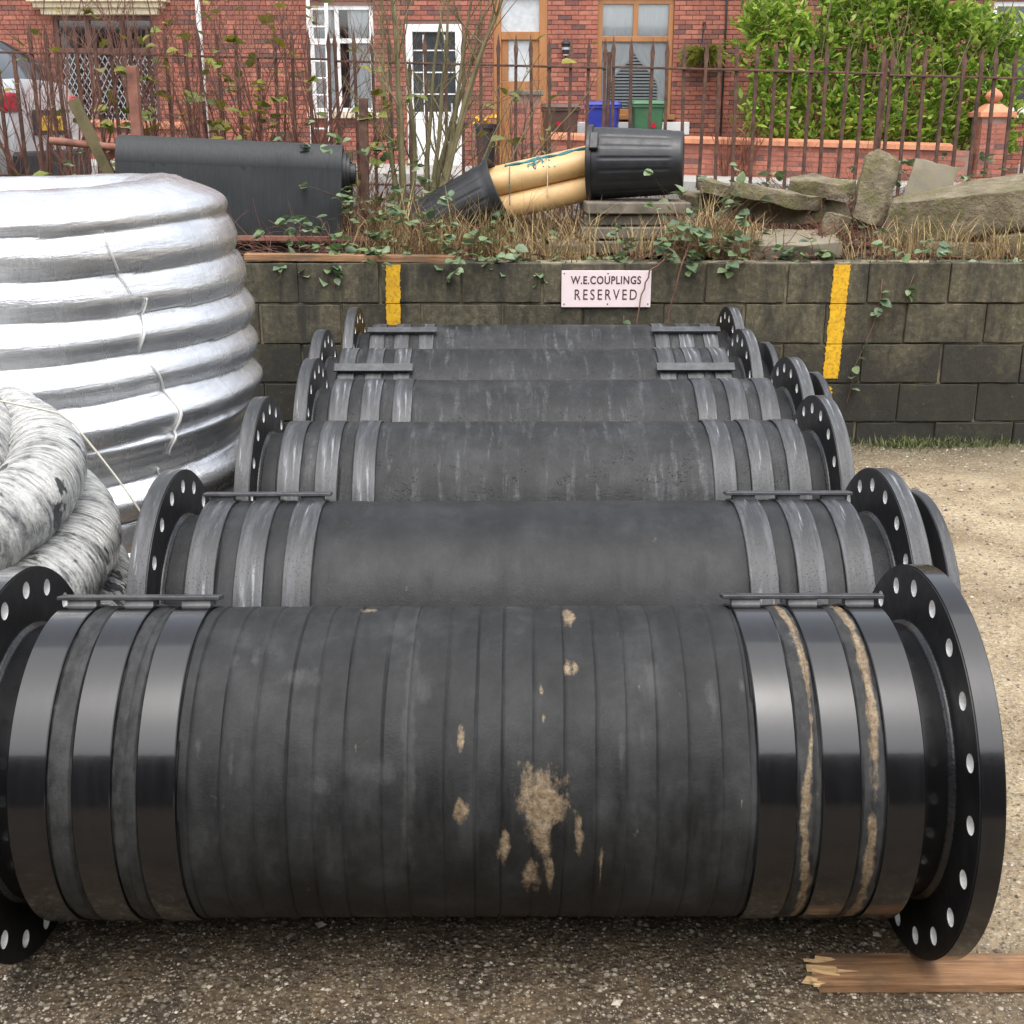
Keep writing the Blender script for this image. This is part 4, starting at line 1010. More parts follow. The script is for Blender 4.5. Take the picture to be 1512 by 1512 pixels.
# second house: white window and white door
HB = (-5.24, -0.46)
ww = (-3.42, -2.33, 1.95, 3.66); wd_ = (-1.80, -0.84, 1.05, 3.36)
tB, P = house(*HB, [ww, wd_], 'brick house with white-framed window and white half-glazed door', 0, lambda p: 0)
o = P(window(tB, *ww, 'white_upvc', [(-2.95, 2.01, 3.60)], [(3.10, -3.36, -2.39)], 0.075, sill='stone_trim'))
g = MB(); n = 60; vs = []
for z in (3.6, 2.0):
    for i in range(n+1): vs.append((-3.36+0.98*i/n, HY+0.125+0.010*math.sin(i*0.9), z))
g.add(vs, [(i, i+1, n+2+i, n+1+i) for i in range(n) if not 26 < i < 36]); g.build('curtain', MT['net'], o, smooth=True)
g = MB(); y = HY+0.05
for x in (wd_[0]+0.06, wd_[1]-0.06): g.box((x, y, (wd_[2]+wd_[3])/2), (0.12, 0.1, wd_[3]-wd_[2]))
g.box(((wd_[0]+wd_[1])/2, y, wd_[3]-0.06), (0.72, 0.098, 0.12)); dr = P(g.build('door', MT['white_upvc'], tB, bevel=0.008))
g = MB(); g.box((-1.32, HY+0.075, 2.55), (0.72, 0.03, 1.38)); g.build('pane', MT['dark_door'], dr)
g = MB(); g.box((-1.32, HY+0.07, 1.44), (0.72, 0.05, 0.80)); g.box((-1.32, HY+0.062, 1.9), (0.72, 0.05, 0.12)); g.build('panel', MT['white_upvc'], dr, bevel=0.006)
g = MB()
for x in (-1.50, -1.14): g.box((x, HY+0.055, 2.55), (0.022, 0.015, 1.3))
for z in (2.25, 2.6, 2.95): g.box((-1.32, HY+0.054, z), (0.7, 0.015, 0.02))
g.build('glazing_bars', MT['white_upvc'], dr)
g = MB(); g.box((-1.03, HY+0.03, 2.02), (0.03, 0.05, 0.16)); g.build('handle', MT['lead'], dr)
# third house: oak door, oak window
HC = (-0.46, 3.60)
od = (-0.32, 0.60, 1.05, 3.90); ow = (1.44, 2.72, 1.92, 3.76)
tC, P = house(*HC, [od, ow], 'brick house with orange-brown window frames and matching front door', 300, lambda p: (p[1] > 3.80)*50+(p[1] < 1.6)*50+(p[0] < 0.6)*3+abs(p[0]-2.0))
o = P(window(tC, *ow, 'oak_upvc', [(2.08, 3.13, 3.70)], [(3.13, 1.50, 2.66)], 0.085, sill=None))
g = MB()
for k in range(34):
    z = 3.68-k*0.0515
    g.box((2.08, HY+0.135, z), (1.14, 0.046 if z > 3.1 else 0.036, 0.006), (1.15 if z > 3.1 else 0.9, 0, 0))
g.build('blind', MT['blind'], o)
for s in (1, -1):
    g = MB(); n, m = 26, 22; vs = []
    for j in range(m+1):
        t = j/m; z = 3.68-1.66*t
        wdt = 0.58*(1-ss(0.42, 0.80, t)*0.72)
        for i in range(n+1):
            q = i/n; x = 2.08+s*(0.57-wdt*q) if t > 0.0 else 2.08+s*(0.57-wdt*q)
            vs.append((x, HY+0.112+0.008*math.sin(q*26+t), z))
    g.add(vs, [(j*(n+1)+i, j*(n+1)+i+1, (j+1)*(n+1)+i+1, (j+1)*(n+1)+i) for j in range(m) for i in range(n)]); g.build('curtain', MT['net'], o, smooth=True)
g = MB(); g.box((2.08, HY-0.03, 1.875), (1.40, 0.17, 0.085)); g.build('sill', MT['oak_upvc'], o, bevel=0.008)
g = MB(); g.box((2.08, HY-0.035, 1.69), (1.92, 0.13, 0.21)); P(g.build('white_panel', MT['white_upvc'], tC, bevel=0.01))
y = HY+0.05; g = MB()
for x in (od[0]+0.07, od[1]-0.07): g.box((x, y, (od[2]+od[3])/2), (0.14, 0.1, od[3]-od[2]))
g.box((0.14, y, od[3]-0.06), (0.64, 0.098, 0.12)); g.box((0.14, y, 3.18), (0.64, 0.096, 0.13)); g.box((0.14, HY+0.07, 1.75), (0.64, 0.05, 1.4))
for x in (-0.12, 0.40): g.box((x, HY+0.07, 2.79), (0.12, 0.05, 0.66))
g.box((0.14, HY+0.069, 2.38), (0.64, 0.05, 0.16))
dr = P(g.build('door', MT['oak_upvc'], tC, bevel=0.008))
g = MB(); g.box((0.14, HY+0.075, 3.52), (0.64, 0.02, 0.55)); g.build('fanlight', MT['frosted'], dr)
g = MB(); g.box((0.14, HY+0.075, 2.78), (0.44, 0.02, 0.66)); g.build('pane', MT['frosted'], dr)
g = MB(); g.box((0.14, HY+0.04, 2.28), (0.22, 0.02, 0.05)); g.build('letterbox', MT['lead'], dr)
g = MB(); g.tube([(3.585, HY-0.05, 5.9), (3.585, HY-0.05, 1.2)], 0.018, 8); P(g.build('service_pipe', MT['car_trim'], tC, smooth=True))
# fourth house, behind the laurel
HD = (3.60, 14.5)
rw = (8.06, 9.6, 1.95, 3.72)
tD, P = house(*HD, [rw], 'right-hand brick house half hidden behind the laurel hedge', 170, lambda p: (p[1] > 3.80)*50+(p[1] < 1.5)*50+p[0])
P(window(tD, *rw, 'white_upvc', [(8.83, 2.0, 3.66)], [(3.2, 8.12, 9.54)], 0.08, sill='stone_trim'))
# wall lantern, hanging basket
lt = thing('wall_lantern', (0.905, HY-0.12, 2.86), 'small black wall lantern beside the oak window', 'lantern')
g = MB(); g.lathe_x([(0.0, 0.02), (0.0, 0.05), (0.16, 0.075), (0.165, 0.10), (0.22, 0.03), (0.25, 0.01)], 6); o = g.build('cap', MT['car_trim'], lt, rot=(0,-math.pi/2,0))
o.location = (0, 0, 0.02)
g = MB(); g.lathe_x([(0.02, 0.045), (0.15, 0.068)], 6); g.build('lamp_glass', MT['frosted'], lt, rot=(0,-math.pi/2,0), loc=(0,0,-0.02))
g = MB(); g.bar((0, 0.12, -0.02), (0, 0.12, 0.2), 0.05, 0.02); g.bar((0, 0.12, 0.0), (0, 0.0, 0.0), 0.02); g.build('bracket', MT['car_trim'], lt)

# ------------------------------------------------------------------ garden wall with terracotta coping, gate pier
GY = 19.8
def gz(x): return 1.652-0.0265*x          # top of coping
gw = thing('garden_wall', (2.7, GY, 1.0), 'low red brick garden wall with orange terracotta coping', 'wall')
def GP(o): o.location = Vector(o.location)-Vector(gw.location); return o
def gwall(xa, xb, nsing):
    L = xb-xa; sl = math.atan(-0.0265)
    core = MB(); core.add([(xa,GY,0.7), (xb,GY,0.7), (xb,GY+0.2,0.7), (xa,GY+0.2,0.7), (xa,GY,gz(xa)-0.10), (xb,GY,gz(xb)-0.10), (xb,GY+0.2,gz(xb)-0.10), (xa,GY+0.2,gz(xa)-0.10)], [(0,1,5,4), (1,2,6,5), (2,3,7,6), (3,0,4,7), (4,5,6,7)])
    co = GP(core.build('wall', MT['brick_mortar'], gw))
    row, singles, g = 0, 0, MB()
    for r in range(11):
        x = xa+(0.11 if r % 2 else 0.005)
        while x+0.215 < xb:
            zc = gz(x+0.1)-0.145-0.075*r
            if singles < nsing and r < 8: link('brick', brick_me, co, (x+0.1075, GY+0.022, zc), (0, -sl, 0)); singles += 1
            else: g.box((x+0.1075, GY+0.022, zc), (0.215, 0.06, 0.065), (0, -sl, 0))
            x += 0.225
    if g.v: tag(g.build('brickwork', MT['brick'], co), kind='stuff')
    cm = MB(); cm.add([(-0.224,-0.07,-0.05), (0.224,-0.07,-0.05), (0.224,0.27,-0.05), (-0.224,0.27,-0.05), (-0.224,-0.07,0.02), (0.224,-0.07,0.02), (0.224,0.1,0.06), (-0.224,0.1,0.06), (0.224,0.27,0.02), (-0.224,0.27,0.02)], [(3,2,1,0), (0,1,5,4), (4,5,6,7), (7,6,8,9), (2,3,9,8), (0,4,7,9,3), (1,2,8,6,5)])
    ms = cm.mesh('coping_stone', MT['terracotta'])
    for k in range(int(L/0.45)):
        x = xa+0.225+0.45*k; GP(link('coping_stone', ms, gw, (x, GY, gz(x)-0.055), (0, -sl, 0)))
gwall(0.55, 7.15, 200)
gwall(-8.2, -5.0, 0)
def pier(x, label, h, ball):
    t = thing('gate_pier', (x, GY+0.1, 1.0), label, 'pier', 'brick gate piers')
    g = MB(); g.box((0,0,h/2), (0.44, 0.44, h)); co = g.build('wall', MT['brick_mortar'], t)
    g = MB()
    for r in range(int(h/0.075)-1):
        for s in (-1, 1):
            w = 0.215
            for k in range(2): g.box(((k-0.5)*0.226, s*0.2, 0.05+r*0.075), (w, 0.055, 0.065))
            for k in range(2): g.box((s*0.2, (k-0.5)*0.15, 0.05+r*0.075), (0.055, 0.15, 0.065))
    tag(g.build('brickwork', MT['brick'], co), kind='stuff')
    if ball:
        g = MB(); g.box((0,0,h+0.04), (0.56, 0.56, 0.08)); g.add([(-.24,-.24,h+.08), (.24,-.24,h+.08), (.24,.24,h+.08), (-.24,.24,h+.08), (-.1,-.1,h+.2), (.1,-.1,h+.2), (.1,.1,h+.2), (-.1,.1,h+.2)], [(0,1,5,4), (1,2,6,5), (2,3,7,6), (3,0,4,7), (4,5,6,7)])
        g.build('cap', MT['terracotta'], t, bevel=0.01)
        g = MB(); g.lathe_x([(-0.13+0.26*i/14, max(0.001, 0.13*math.sin(math.pi*i/14))) for i in range(15)], 24)
        g.build('ball_finial', MT['terracotta'], t, smooth=True, rot=(0,-math.pi/2,0), loc=(0,0,h+0.31))
    else:
        g = MB(); g.box((0,0,h+0.035), (0.54, 0.54, 0.07)); g.build('cap', MT['flag'], t, bevel=0.01)
pier(7.45, 'brick gate pier topped with a terracotta ball at right', 0.86, True)
pier(0.22, 'brick gate pier with flat cap below the oak door', 1.18, False)
# white gate post beside the ball pier
g = MB(); g.tube([(0,0,0), (0,0,1.55)], 0.05, 12); g2 = thing('gate_post', (7.98, GY-0.1, 0.95), 'white post at the right edge beside the ball-topped pier', 'post')
g.build('post', MT['white_upvc'], g2, smooth=True, sharp=40)
g = MB(); g.box((0.18, 0, 0.12), (0.5, 0.2, 0.18)); g.build('base_block', MT['white_upvc'], g2, bevel=0.01)

# ------------------------------------------------------------------ wheelie bins in the front garden
def wheelie(x, zt, mat, label, rz, sc=1.0):
    zb = 1.10-0.026*x+0.10
    h = zt-zb
    t = thing('wheelie_bin', (x, 21.35, zb), label, 'wheelie bin', 'wheelie bins in the front garden', (0,0,rz))
    g = MB(); a, b = 0.215*sc, 0.275*sc; z1 = h-0.10
    g.add([(-a,-a,0.03), (a,-a,0.03), (a,a,0.03), (-a,a,0.03), (-b,-b*1.1,z1), (b,-b*1.1,z1), (b,b*1.1,z1), (-b,b*1.1,z1)], [(3,2,1,0), (0,1,5,4), (1,2,6,5), (2,3,7,6), (3,0,4,7), (4,5,6,7)])
    g.build('body', MT[mat], t, bevel=0.03)
    g = MB(); g.box((0, 0, z1+0.0), (2*b+0.05, 2.2*b+0.05, 0.055)); g.build('rim', MT[mat], t, bevel=0.012)
    g = MB(); c = b+0.035; g.add([(-c,-c*1.15,z1+0.03), (c,-c*1.15,z1+0.03), (c,c*1.15,z1+0.03), (-c,c*1.15,z1+0.03), (-c*.85,-c*.95,z1+0.085), (c*.85,-c*.95,z1+0.085), (c*.85,c*.95,z1+0.105), (-c*.85,c*.95,z1+0.105)], [(3,2,1,0), (0,1,5,4), (1,2,6,5), (2,3,7,6), (3,0,4,7), (4,5,6,7)])
    g.build('lid', MT[mat], t, bevel=0.015)
    g = MB(); g.tube([(-b*0.8, b*1.1+0.06, z1+0.04), (b*0.8, b*1.1+0.06, z1+0.04)], 0.018, 8); g.build('handle', MT[mat], t, smooth=True)
    for s in (-1, 1):
        g = MB(); g.lathe_x([(-0.025, 0.001), (-0.025, 0.10), (0.025, 0.10), (0.025, 0.001)], 20); g.build('wheel', MT['car_trim'], t, loc=(s*(a+0.03), a, 0.10))
    return t
t = wheelie(0.80, 2.09, 'bin_brown', 'dark brown wheelie bin left of the blue one', 0.1)
t2 = wheelie(1.52, 2.13, 'bin_blue', 'blue wheelie bin between the brown and green bins', -0.15, 0.95)
t3 = wheelie(2.24, 2.145, 'bin_green', 'green wheelie bin under the oak-framed window', 0.05, 0.92)
for tt, px_, pz_ in ((t, -0.05, 0.58), (t3, 0.08, 0.60)):
    g = MB(); g.lathe_x([(0, 0.001), (0, 0.045), (0.006, 0.045), (0.006, 0.001)], 8); g.build('sticker', MT['tail_red'], tt, loc=(px_, -0.305*0.93, pz_), rot=(0,0,-math.pi/2))

# ------------------------------------------------------------------ parked car on the street, tail towards us
CX, CY = -3.72, 10.22
cz = sstreet(CX)
car = thing('parked_car', (CX, CY, cz), 'silver hatchback parked beyond the railings, its tail with yellow plate showing', 'car')
ST = [(0.03,.34,.74,.60,.72,.61), (0.0,.30,.80,.90,.75,.92), (-0.06,.27,.84,.97,.73,1.02), (-0.22,.26,.86,.98,.66,1.20), (-0.40,.25,.87,.98,.58,1.33), (-0.55,.25,.88,.98,.57,1.375), (-1.1,.25,.885,.97,.58,1.41), (-1.7,.25,.885,.96,.58,1.41), (-2.3,.25,.88,.95,.56,1.35), (-2.95,.25,.88,.93,.64,.97), (-3.3,.25,.87,.88,.66,.92), (-3.75,.26,.84,.76,.60,.80), (-4.05,.30,.74,.60,.5,.62)]
def sect(x, zl, w, zb, wr, zr):
    h = [(0, zl), (w*0.86, zl), (w*0.98, zl+0.10), (w, zl+(zb-zl)*0.5), (w*0.985, zl+(zb-zl)*0.85), (w*0.95, zb), (wr, zr), (wr*0.55, zr+0.018), (0, zr+0.025)]
    return [(x, y, z) for y, z in h]+[(x, -y, z) for y, z in h[-2:0:-1]]
g = MB(); gl = MB(); secs = [sect(*q) for q in ST]; m = len(secs[0])
vs = [p for q in secs for p in q]; bf, gf = [], []
for i in range(len(secs)-1):
    for k in range(m):
        k2 = (k+1) % m; f = (i*m+k, i*m+k2, (i+1)*m+k2, (i+1)*m+k)
        side = k in (5, m-6); top = k in (6, 7, 8, 9) or k in (6, 7, m-7, m-8)
        if (side and 4 <= i <= 8) or (top and i in (2, 3)) or (top and i in (8,)): gf.append(f)
        else: bf.append(f)
bf.append(tuple(range(m-1,-1,-1))); bf.append(tuple((len(secs)-1)*m+k for k in range(m)))
g.add(vs, bf); g.build('body', MT['car_paint'], car, smooth=True, recalc=True, sharp=38)
gl.add(vs, gf); gl.build('glazing', MT['car_glass'], car, smooth=True, recalc=True, sharp=38)
g = MB(); g.box((0.02, 0, 0.40), (0.12, 1.56, 0.22)); g.build('bumper', MT['car_trim'], car, bevel=0.03)
for s in (-1, 1):
    g = MB(); g.box((-0.05, s*0.70, 0.86), (0.16, 0.24, 0.15)); g.build('tail_lamp', MT['tail_red'], car, bevel=0.03)
g = MB(); g.box((0.035, 0, 0.72), (0.02, 0.72, 0.19)); g.build('plate_recess', MT['car_trim'], car, bevel=0.02)
g = MB(); g.box((0.05, 0, 0.715), (0.01, 0.52, 0.111)); pl = g.build('number_plate', MT['plate'], car)
text_part('CY   TM', 0.105, (0.0565, 0, 0.715), pl, MT['car_trim'], sx=0.9, rot=(math.pi/2,0,math.pi/2))
for x in (-0.72, -3.2):
    for s in (-1, 1):
        g = MB(); g.lathe_x([(-0.10, 0.2), (-0.10, 0.29), (-0.08, 0.31), (0.08, 0.31), (0.10, 0.29), (0.10, 0.2)], 32); w_ = g.build('wheel', MT['car_trim'], car, smooth=True, sharp=35, loc=(x, s*0.80, 0.31), rot=(0,0,math.pi/2))
        g = MB(); g.lathe_x([(-0.095*s, 0.2), (-0.06*s, 0.18), (-0.08*s, 0.05), (-0.09*s, 0.001)], 20); g.build('rim', MT['lead'], w_, smooth=True)

# ------------------------------------------------------------------ works building behind the viewer (mirrored in the glossy bands)
bd = thing('works_building', (0, -6.0, 0), 'long dark clad works building mirrored in the glossy pipe bands', 'building')
g = MB(); g.box((0, -4, 2.5), (34, 8, 5.0)); g.build('wall', MT['cladding'], bd)
g = MB(); g.box((0, -4, 5.15), (34.6, 8.6, 0.3)); g.build('roof', MT['slate'], bd)
g = MB()
for k in range(46): g.box((-16.7+k*0.74, 0.03, 2.5), (0.06, 0.06, 4.96))
g.build('cladding_ribs', MT['cladding'], bd)
g = MB(); g.box((-5, 0.04, 1.9), (4.4, 0.08, 3.8)); g.build('roller_door', MT['lug_grey'], bd)

# ------------------------------------------------------------------ vegetation
def twig(g, p, d, L, r, depth, rr, up=0.0, wig=0.25, kids=3, n=6, sides=5, tips=None):
    p = Vector(p); d = Vector(d).normalized(); pts = [p.copy()]; dirs = [d.copy()]
    for i in range(n):
        d = (d + Vector((rr.uniform(-wig,wig), rr.uniform(-wig,wig), rr.uniform(-wig,wig)+up))*0.5).normalized()
        p = p + d*(L/n); pts.append(p.copy()); dirs.append(d.copy())
    g.tube(pts, [r*(1-0.65*i/n) for i in range(n+1)], sides if r > 0.004 else 4, cap=False)
    if tips is not None: tips.append((pts[-1], d))
    if depth > 0:
        for k in range(kids):
            i = rr.randint(max(1, n//4), n-1)
            side = Vector((rr.uniform(-1,1), rr.uniform(-1,1), rr.uniform(-0.2,0.9)))
            twig(g, pts[i], dirs[i]*0.75+side*0.75, L*rr.uniform(0.35,0.6), r*(1-0.65*i/n)*0.62, depth-1, rr, up, wig*1.1, kids, max(4, n-1), sides, tips)
def leaf_mesh(name, L, W, mat, serr=0.0, fold=0.25, curl=0.2):
    g = MB(); n = 7; mid, l, r = [], [], []
    for i in range(n+1):
        t = i/n; w = W*math.sin(math.pi*t**0.75)**0.75 if 0 < i < n else 0.0; w = w*(1+serr*(1 if i % 2 else -1)); z = -curl*L*t*t
        mid.append((t*L, 0, z)); l.append((t*L, w/2, z+fold*w)); r.append((t*L, -w/2, z+fold*w))
    vs = mid+l+r; k = n+1
    g.add(vs, [(i, i+1, k+i+1, k+i) for i in range(n)]+[(2*k+i, 2*k+i+1, i+1, i) for i in range(n)])
    return g.mesh(name, MT[mat], True)
LM = [leaf_mesh('leaf', 0.060, 0.046, 'bramble', 0.05, 0.1, 0.12), leaf_mesh('leaf', 0.070, 0.054, 'bramble', 0.05, 0.12, 0.2), leaf_mesh('leaf', 0.048, 0.038, 'bramble', 0.05, 0.15, 0.1)]
LY = [leaf_mesh('leaf', 0.085, 0.058, 'yleaf', 0.05, 0.15, 0.3), leaf_mesh('leaf', 0.07, 0.05, 'yleaf', 0.05, 0.2, 0.15)]
def put_leaf(parent, base, p, d, rr, meshes, sc=1.0):
    d = Vector(d).normalized(); q = d.to_track_quat('X', 'Z')
    o = link('leaf', rr.choice(meshes), parent, Vector(p)-Vector(base)); o.rotation_mode = 'QUATERNION'
    o.rotation_quaternion = q @ Euler((rr.uniform(-0.7,0.7), 0, 0)).to_quaternion(); s = sc*rr.uniform(0.75,1.25); o.scale = (s, s, s)
def bramble(loc, label, nst, L, spread, seed, nleaf, lean=(0,-0.4,0.6), droop=-0.25, mat='cane', meshes=None, sc=1.0, r=0.0035):
    rr = random.Random(seed); t = thing('bramble', loc, label, 'bramble', 'brambles on the bank')
    g = MB(); tips = []
    for k in range(nst):
        p = Vector((rr.uniform(-spread,spread), rr.uniform(-spread,spread)*0.6, -0.02))
        dd = Vector(lean)+Vector((rr.uniform(-1,1), rr.uniform(-0.6,0.6), rr.uniform(-0.1,0.7)))
        twig(g, p, dd, L*rr.uniform(0.6,1.2), r, 1, rr, droop, 0.35, 4, 7, 5, tips)
    g.build('stems', MT[mat], t, smooth=True)
    rr.shuffle(tips); cnt = 0
    for p, d in tips*3:
        for j in range(3):
            if cnt >= nleaf: return t
            a = (j-1)*1.0
            dd = Vector((d.x*math.cos(a)-d.y*math.sin(a), d.x*math.sin(a)+d.y*math.cos(a)-0.35, d.z*0.3+rr.uniform(-.25,.25)))
            put_leaf(t, (0,0,0), p+Vector((rr.uniform(-.02,.02), rr.uniform(-.02,.02), rr.uniform(-.02,.02))), dd, rr, meshes or LM, sc*1.0); cnt += 1
    return t
BZ = bank_z
EXTRA = 2.0
for k, (x, y, lab, nst, L, sp, nl, lean) in enumerate((
    (-1.62, 6.97, 'bramble sprig spilling over the wall top behind the silver coil', 4, 0.22, 0.10, 15, (0,-0.4,0.5)),
    (-1.22, 7.02, 'bramble clump in front of the matting roll flap', 5, 0.26, 0.14, 20, (0,-0.3,0.6)),
    (-0.80, 7.05, 'dense bramble clump left of the bare shrub, above the wall plank', 7, 0.30, 0.16, 33, (0,-0.4,0.6)),
    (-0.42, 7.00, 'bramble clump at the right end of the wall plank', 7, 0.30, 0.15, 33, (0.1,-0.4,0.6)),
    (-0.10, 7.02, 'bramble clump below the tilted dustbin', 6, 0.22, 0.14, 27, (0,-0.5,0.4)),
    (0.22, 6.99, 'low bramble leaves along the wall above the sign, left side', 5, 0.16, 0.13, 24, (0,0.15,0.6)),
    (0.52, 6.99, 'low bramble leaves along the wall directly above the sign', 5, 0.12, 0.13, 24, (0,0.15,0.6)),
    (0.90, 7.06, 'pale bramble sprig in front of the stacked flagstones', 5, 0.30, 0.12, 27, (0,-0.2,0.9)),
    (1.12, 7.20, 'tall bramble at the right of the dustbin base', 6, 0.50, 0.10, 36, (0,-0.1,1.1)),
    (1.30, 7.0, 'bramble clump on the wall left of the greenish slab', 5, 0.24, 0.15, 21, (0,-0.4,0.5)),
    (1.72, 8.0, 'arching bramble above the rubble heap', 4, 0.55, 0.15, 30, (0.4,-0.1,0.9)),
    (2.75, 8.05, 'bramble rising behind the long stone block', 7, 0.62, 0.22, 42, (0,-0.1,1.0)),
    (3.02, 7.9, 'bramble at the right edge behind the long stone block', 6, 0.55, 0.16, 33, (0,-0.1,1.0)),
    (2.28, 7.0, 'straggly bramble in front of the long stone block', 4, 0.28, 0.12, 18, (0.2,-0.3,0.6)),
    (2.95, 7.0, 'bramble tuft on the wall top near the right edge', 4, 0.24, 0.12, 18, (0,-0.3,0.6)),
    (-0.55, 7.30, 'tall bramble between the bare shrub and the tilted dustbin', 8, 0.42, 0.16, 34, (0,-0.2,1.0)),
    (-0.25, 7.22, 'bramble sprawling over the buried end of the tilted dustbin', 8, 0.36, 0.14, 30, (0,-0.2,0.9)),
    (-0.72, 7.62, 'bramble at the foot of the tall bare shrub', 8, 0.50, 0.14, 34, (0.1,-0.1,1.1)),
    (-1.02, 7.12, 'bramble hiding the right end of the rusty rail', 7, 0.36, 0.14, 30, (0,-0.2,0.9)),
    (0.75, 7.00, 'bramble runners on the wall top right of the sign', 6, 0.24, 0.14, 24, (0.2,0.1,0.7)),
    (1.55, 6.99, 'bramble runners below the greenish slab', 5, 0.20, 0.14, 18, (0.1,0.0,0.6)),
    (2.55, 8.1, 'bramble between the grey slab and the railings', 7, 0.6, 0.2, 34, (0,-0.1,1.0)),
    (-0.93, 7.5, 'bramble climbing over the right end of the matting roll', 6, 0.62, 0.10, 39, (-0.1,-0.2,1.2)),
    (-2.62, 7.6, 'pale bramble beside the mossy brace of the roll stand', 6, 0.55, 0.14, 30, (0.1,-0.2,1.2)))):
    bramble((x, y, BZ(x, y)), lab, nst, L, sp, 100+k, int(nl*EXTRA), lean)
for k, (x, y, lab, nst, L, nl) in enumerate(((-3.30, 8.35, 'yellowing leafy bramble beside the parked car', 6, 0.75, 26), (-2.55, 8.2, 'yellowing leafy bramble behind the mossy brace', 7, 0.75, 34), (-2.05, 8.15, 'tall green-leaved bramble above the left half of the roll', 9, 0.95, 52),
    (-1.62, 8.2, 'tall yellow-leaved bramble above the middle of the roll', 9, 0.95, 46), (-1.15, 8.1, 'leafy bramble above the right end of the roll', 8, 0.75, 38), (-0.75, 8.1, 'leafy bramble behind the tall bare shrub', 7, 0.7, 30))):
    bramble((x, y, BZ(x, y)), lab, nst, L, 0.22, 300+k, nl, (0,-0.05,1.3), 0.0, 'cane', LY, 1.1, 0.005)
# stems trailing down the face of the wall
def trail(pts, label, leaves, seed, r=0.004, sc=0.9):
    rr = random.Random(seed); t = thing('trailing_stem', pts[0], label, 'stem', 'stems trailing down the wall')
    g = MB(); b = Vector(pts[0]); fine = []
    for a, c in zip(pts, pts[1:]):
        for q in range(4): fine.append(Vector(a).lerp(Vector(c), q/4)-b+Vector((rr.uniform(-.004,.004), 0, rr.uniform(-.004,.004))))
    fine.append(Vector(pts[-1])-b); g.tube(fine, [r*(1-0.5*i/len(fine)) for i in range(len(fine))], 6); g.build('stem', MT['cane'], t, smooth=True)
    for k in range(leaves):
        p = rr.choice(fine[len(fine)//4:])
        put_leaf(t, (0,0,0), p, (rr.uniform(-1,1), -0.6, rr.uniform(-.8,.3)), rr, LM, sc)
F = WY-0.02
trail([(0.92, WY+0.12, 1.06), (0.83, F-0.02, 1.045), (0.755, F-0.03, 0.985), (0.715, F-0.03, 0.86), (0.695, F-0.03, 0.72), (0.69, F-0.02, 0.5)], 'dark bramble stem hanging across the right end of the sign', 0, 1, 0.006)
trail([(0.99, WY+0.10, 1.12), (0.93, F-0.02, 1.03), (0.90, F-0.03, 0.90), (0.87, F-0.03, 0.76), (0.855, F-0.02, 0.5)], 'dark bramble stem hanging to the right of the sign', 0, 2, 0.0055)
trail([(2.08, WY+0.05, 1.04), (2.04, F, 0.90), (2.03, F, 0.75), (1.99, F, 0.62), (1.93, F, 0.45), (1.90, F, 0.2)], 'leafy stem hanging right of the right-hand yellow line', 12, 3, 0.003)
trail([(2.26, WY+0.05, 1.04), (2.20, F, 0.93), (2.19, F, 0.86)], 'short leafy sprig hanging beside the yellow line stem', 5, 4, 0.003)
trail([(-0.98, WY+0.02, 1.03), (-0.97, F, 0.97), (-0.985, F, 0.88)], 'ivy-like sprig on the wall left of the left yellow line', 9, 5, 0.003)
trail([(0.62, F, 0.73), (0.625, F, 0.68), (0.64, F, 0.64)], 'small green tuft growing from the wall below the sign', 5, 6, 0.003, 0.7)
trail([(-1.28, WY+0.02, 1.03), (-1.27, F, 0.95)], 'little leaf sprig on the wall beside the silver coil', 4, 7, 0.003)

# bare multi-stemmed shrub behind the tilted dustbin
def shrub(loc, label, nst, hgt, r, spread, seed, mat, depth=2, kids=4, lean=(0,0,1), leaves=0, sc=1.0, wig=0.22, tall=None):
    rr = random.Random(seed); t = thing('bare_shrub', loc, label, 'shrub', 'bare shrubs along the railings')
    g = MB(); tw = MB(); tips = []
    for k in range(nst):
        a = rr.uniform(0, 2*math.pi); s = rr.uniform(0.2, 1)*spread
        p = Vector((math.cos(a)*0.08, math.sin(a)*0.06, -0.05)); d = Vector(lean)+Vector((math.cos(a)*s, math.sin(a)*s*0.5, 0))
        L = hgt*rr.uniform(0.75, 1.15); n = 9; pts = [p.copy()]; ds = [d.normalized()]
        dd = d.normalized()
        for i in range(n):
            dd = (dd+Vector((rr.uniform(-wig,wig), rr.uniform(-wig,wig)*0.6, 0.05))*0.45).normalized(); p = p+dd*(L/n); pts.append(p.copy()); ds.append(dd.copy())
        g.tube(pts, [r*rr.uniform(0.8,1.2)*(1-0.75*i/n) for i in range(n+1)], 6, cap=False)
        for q in range(kids*2):
            i = rr.randint(2, n); side = Vector((rr.uniform(-1,1), rr.uniform(-0.7,0.7), rr.uniform(0.0,1.0)))
            twig(tw, pts[i], ds[i]*0.6+side*0.8, L*rr.uniform(0.2,0.42), max(0.0022, r*0.34*(1-0.5*i/n)), depth-1, rr, 0.02, 0.3, kids, 6, 4, tips)
    g.build('trunk', MT[mat], t, smooth=True); tw.build('crown', MT[mat], t, smooth=True)
    rr.shuffle(tips)
    for p, d in tips[:leaves]: put_leaf(t, (0,0,0), p, Vector((d.x, d.y-0.5, d.z-0.6)), rr, LY, sc)
    return t
shrub((-0.60, 7.78, 1.10), 'tall olive-stemmed bare shrub rising between the roll and the tilted dustbin', 10, 1.55, 0.021, 0.30, 31, 'bark', 3, 3, (0.03,0,1), 10)
shrub((-0.42, 7.95, 1.10), 'slender bare shrub whose twigs arch right over the tan tubes', 6, 1.15, 0.011, 0.9, 32, 'bark', 2, 3, (0.55,0,0.8), 8)
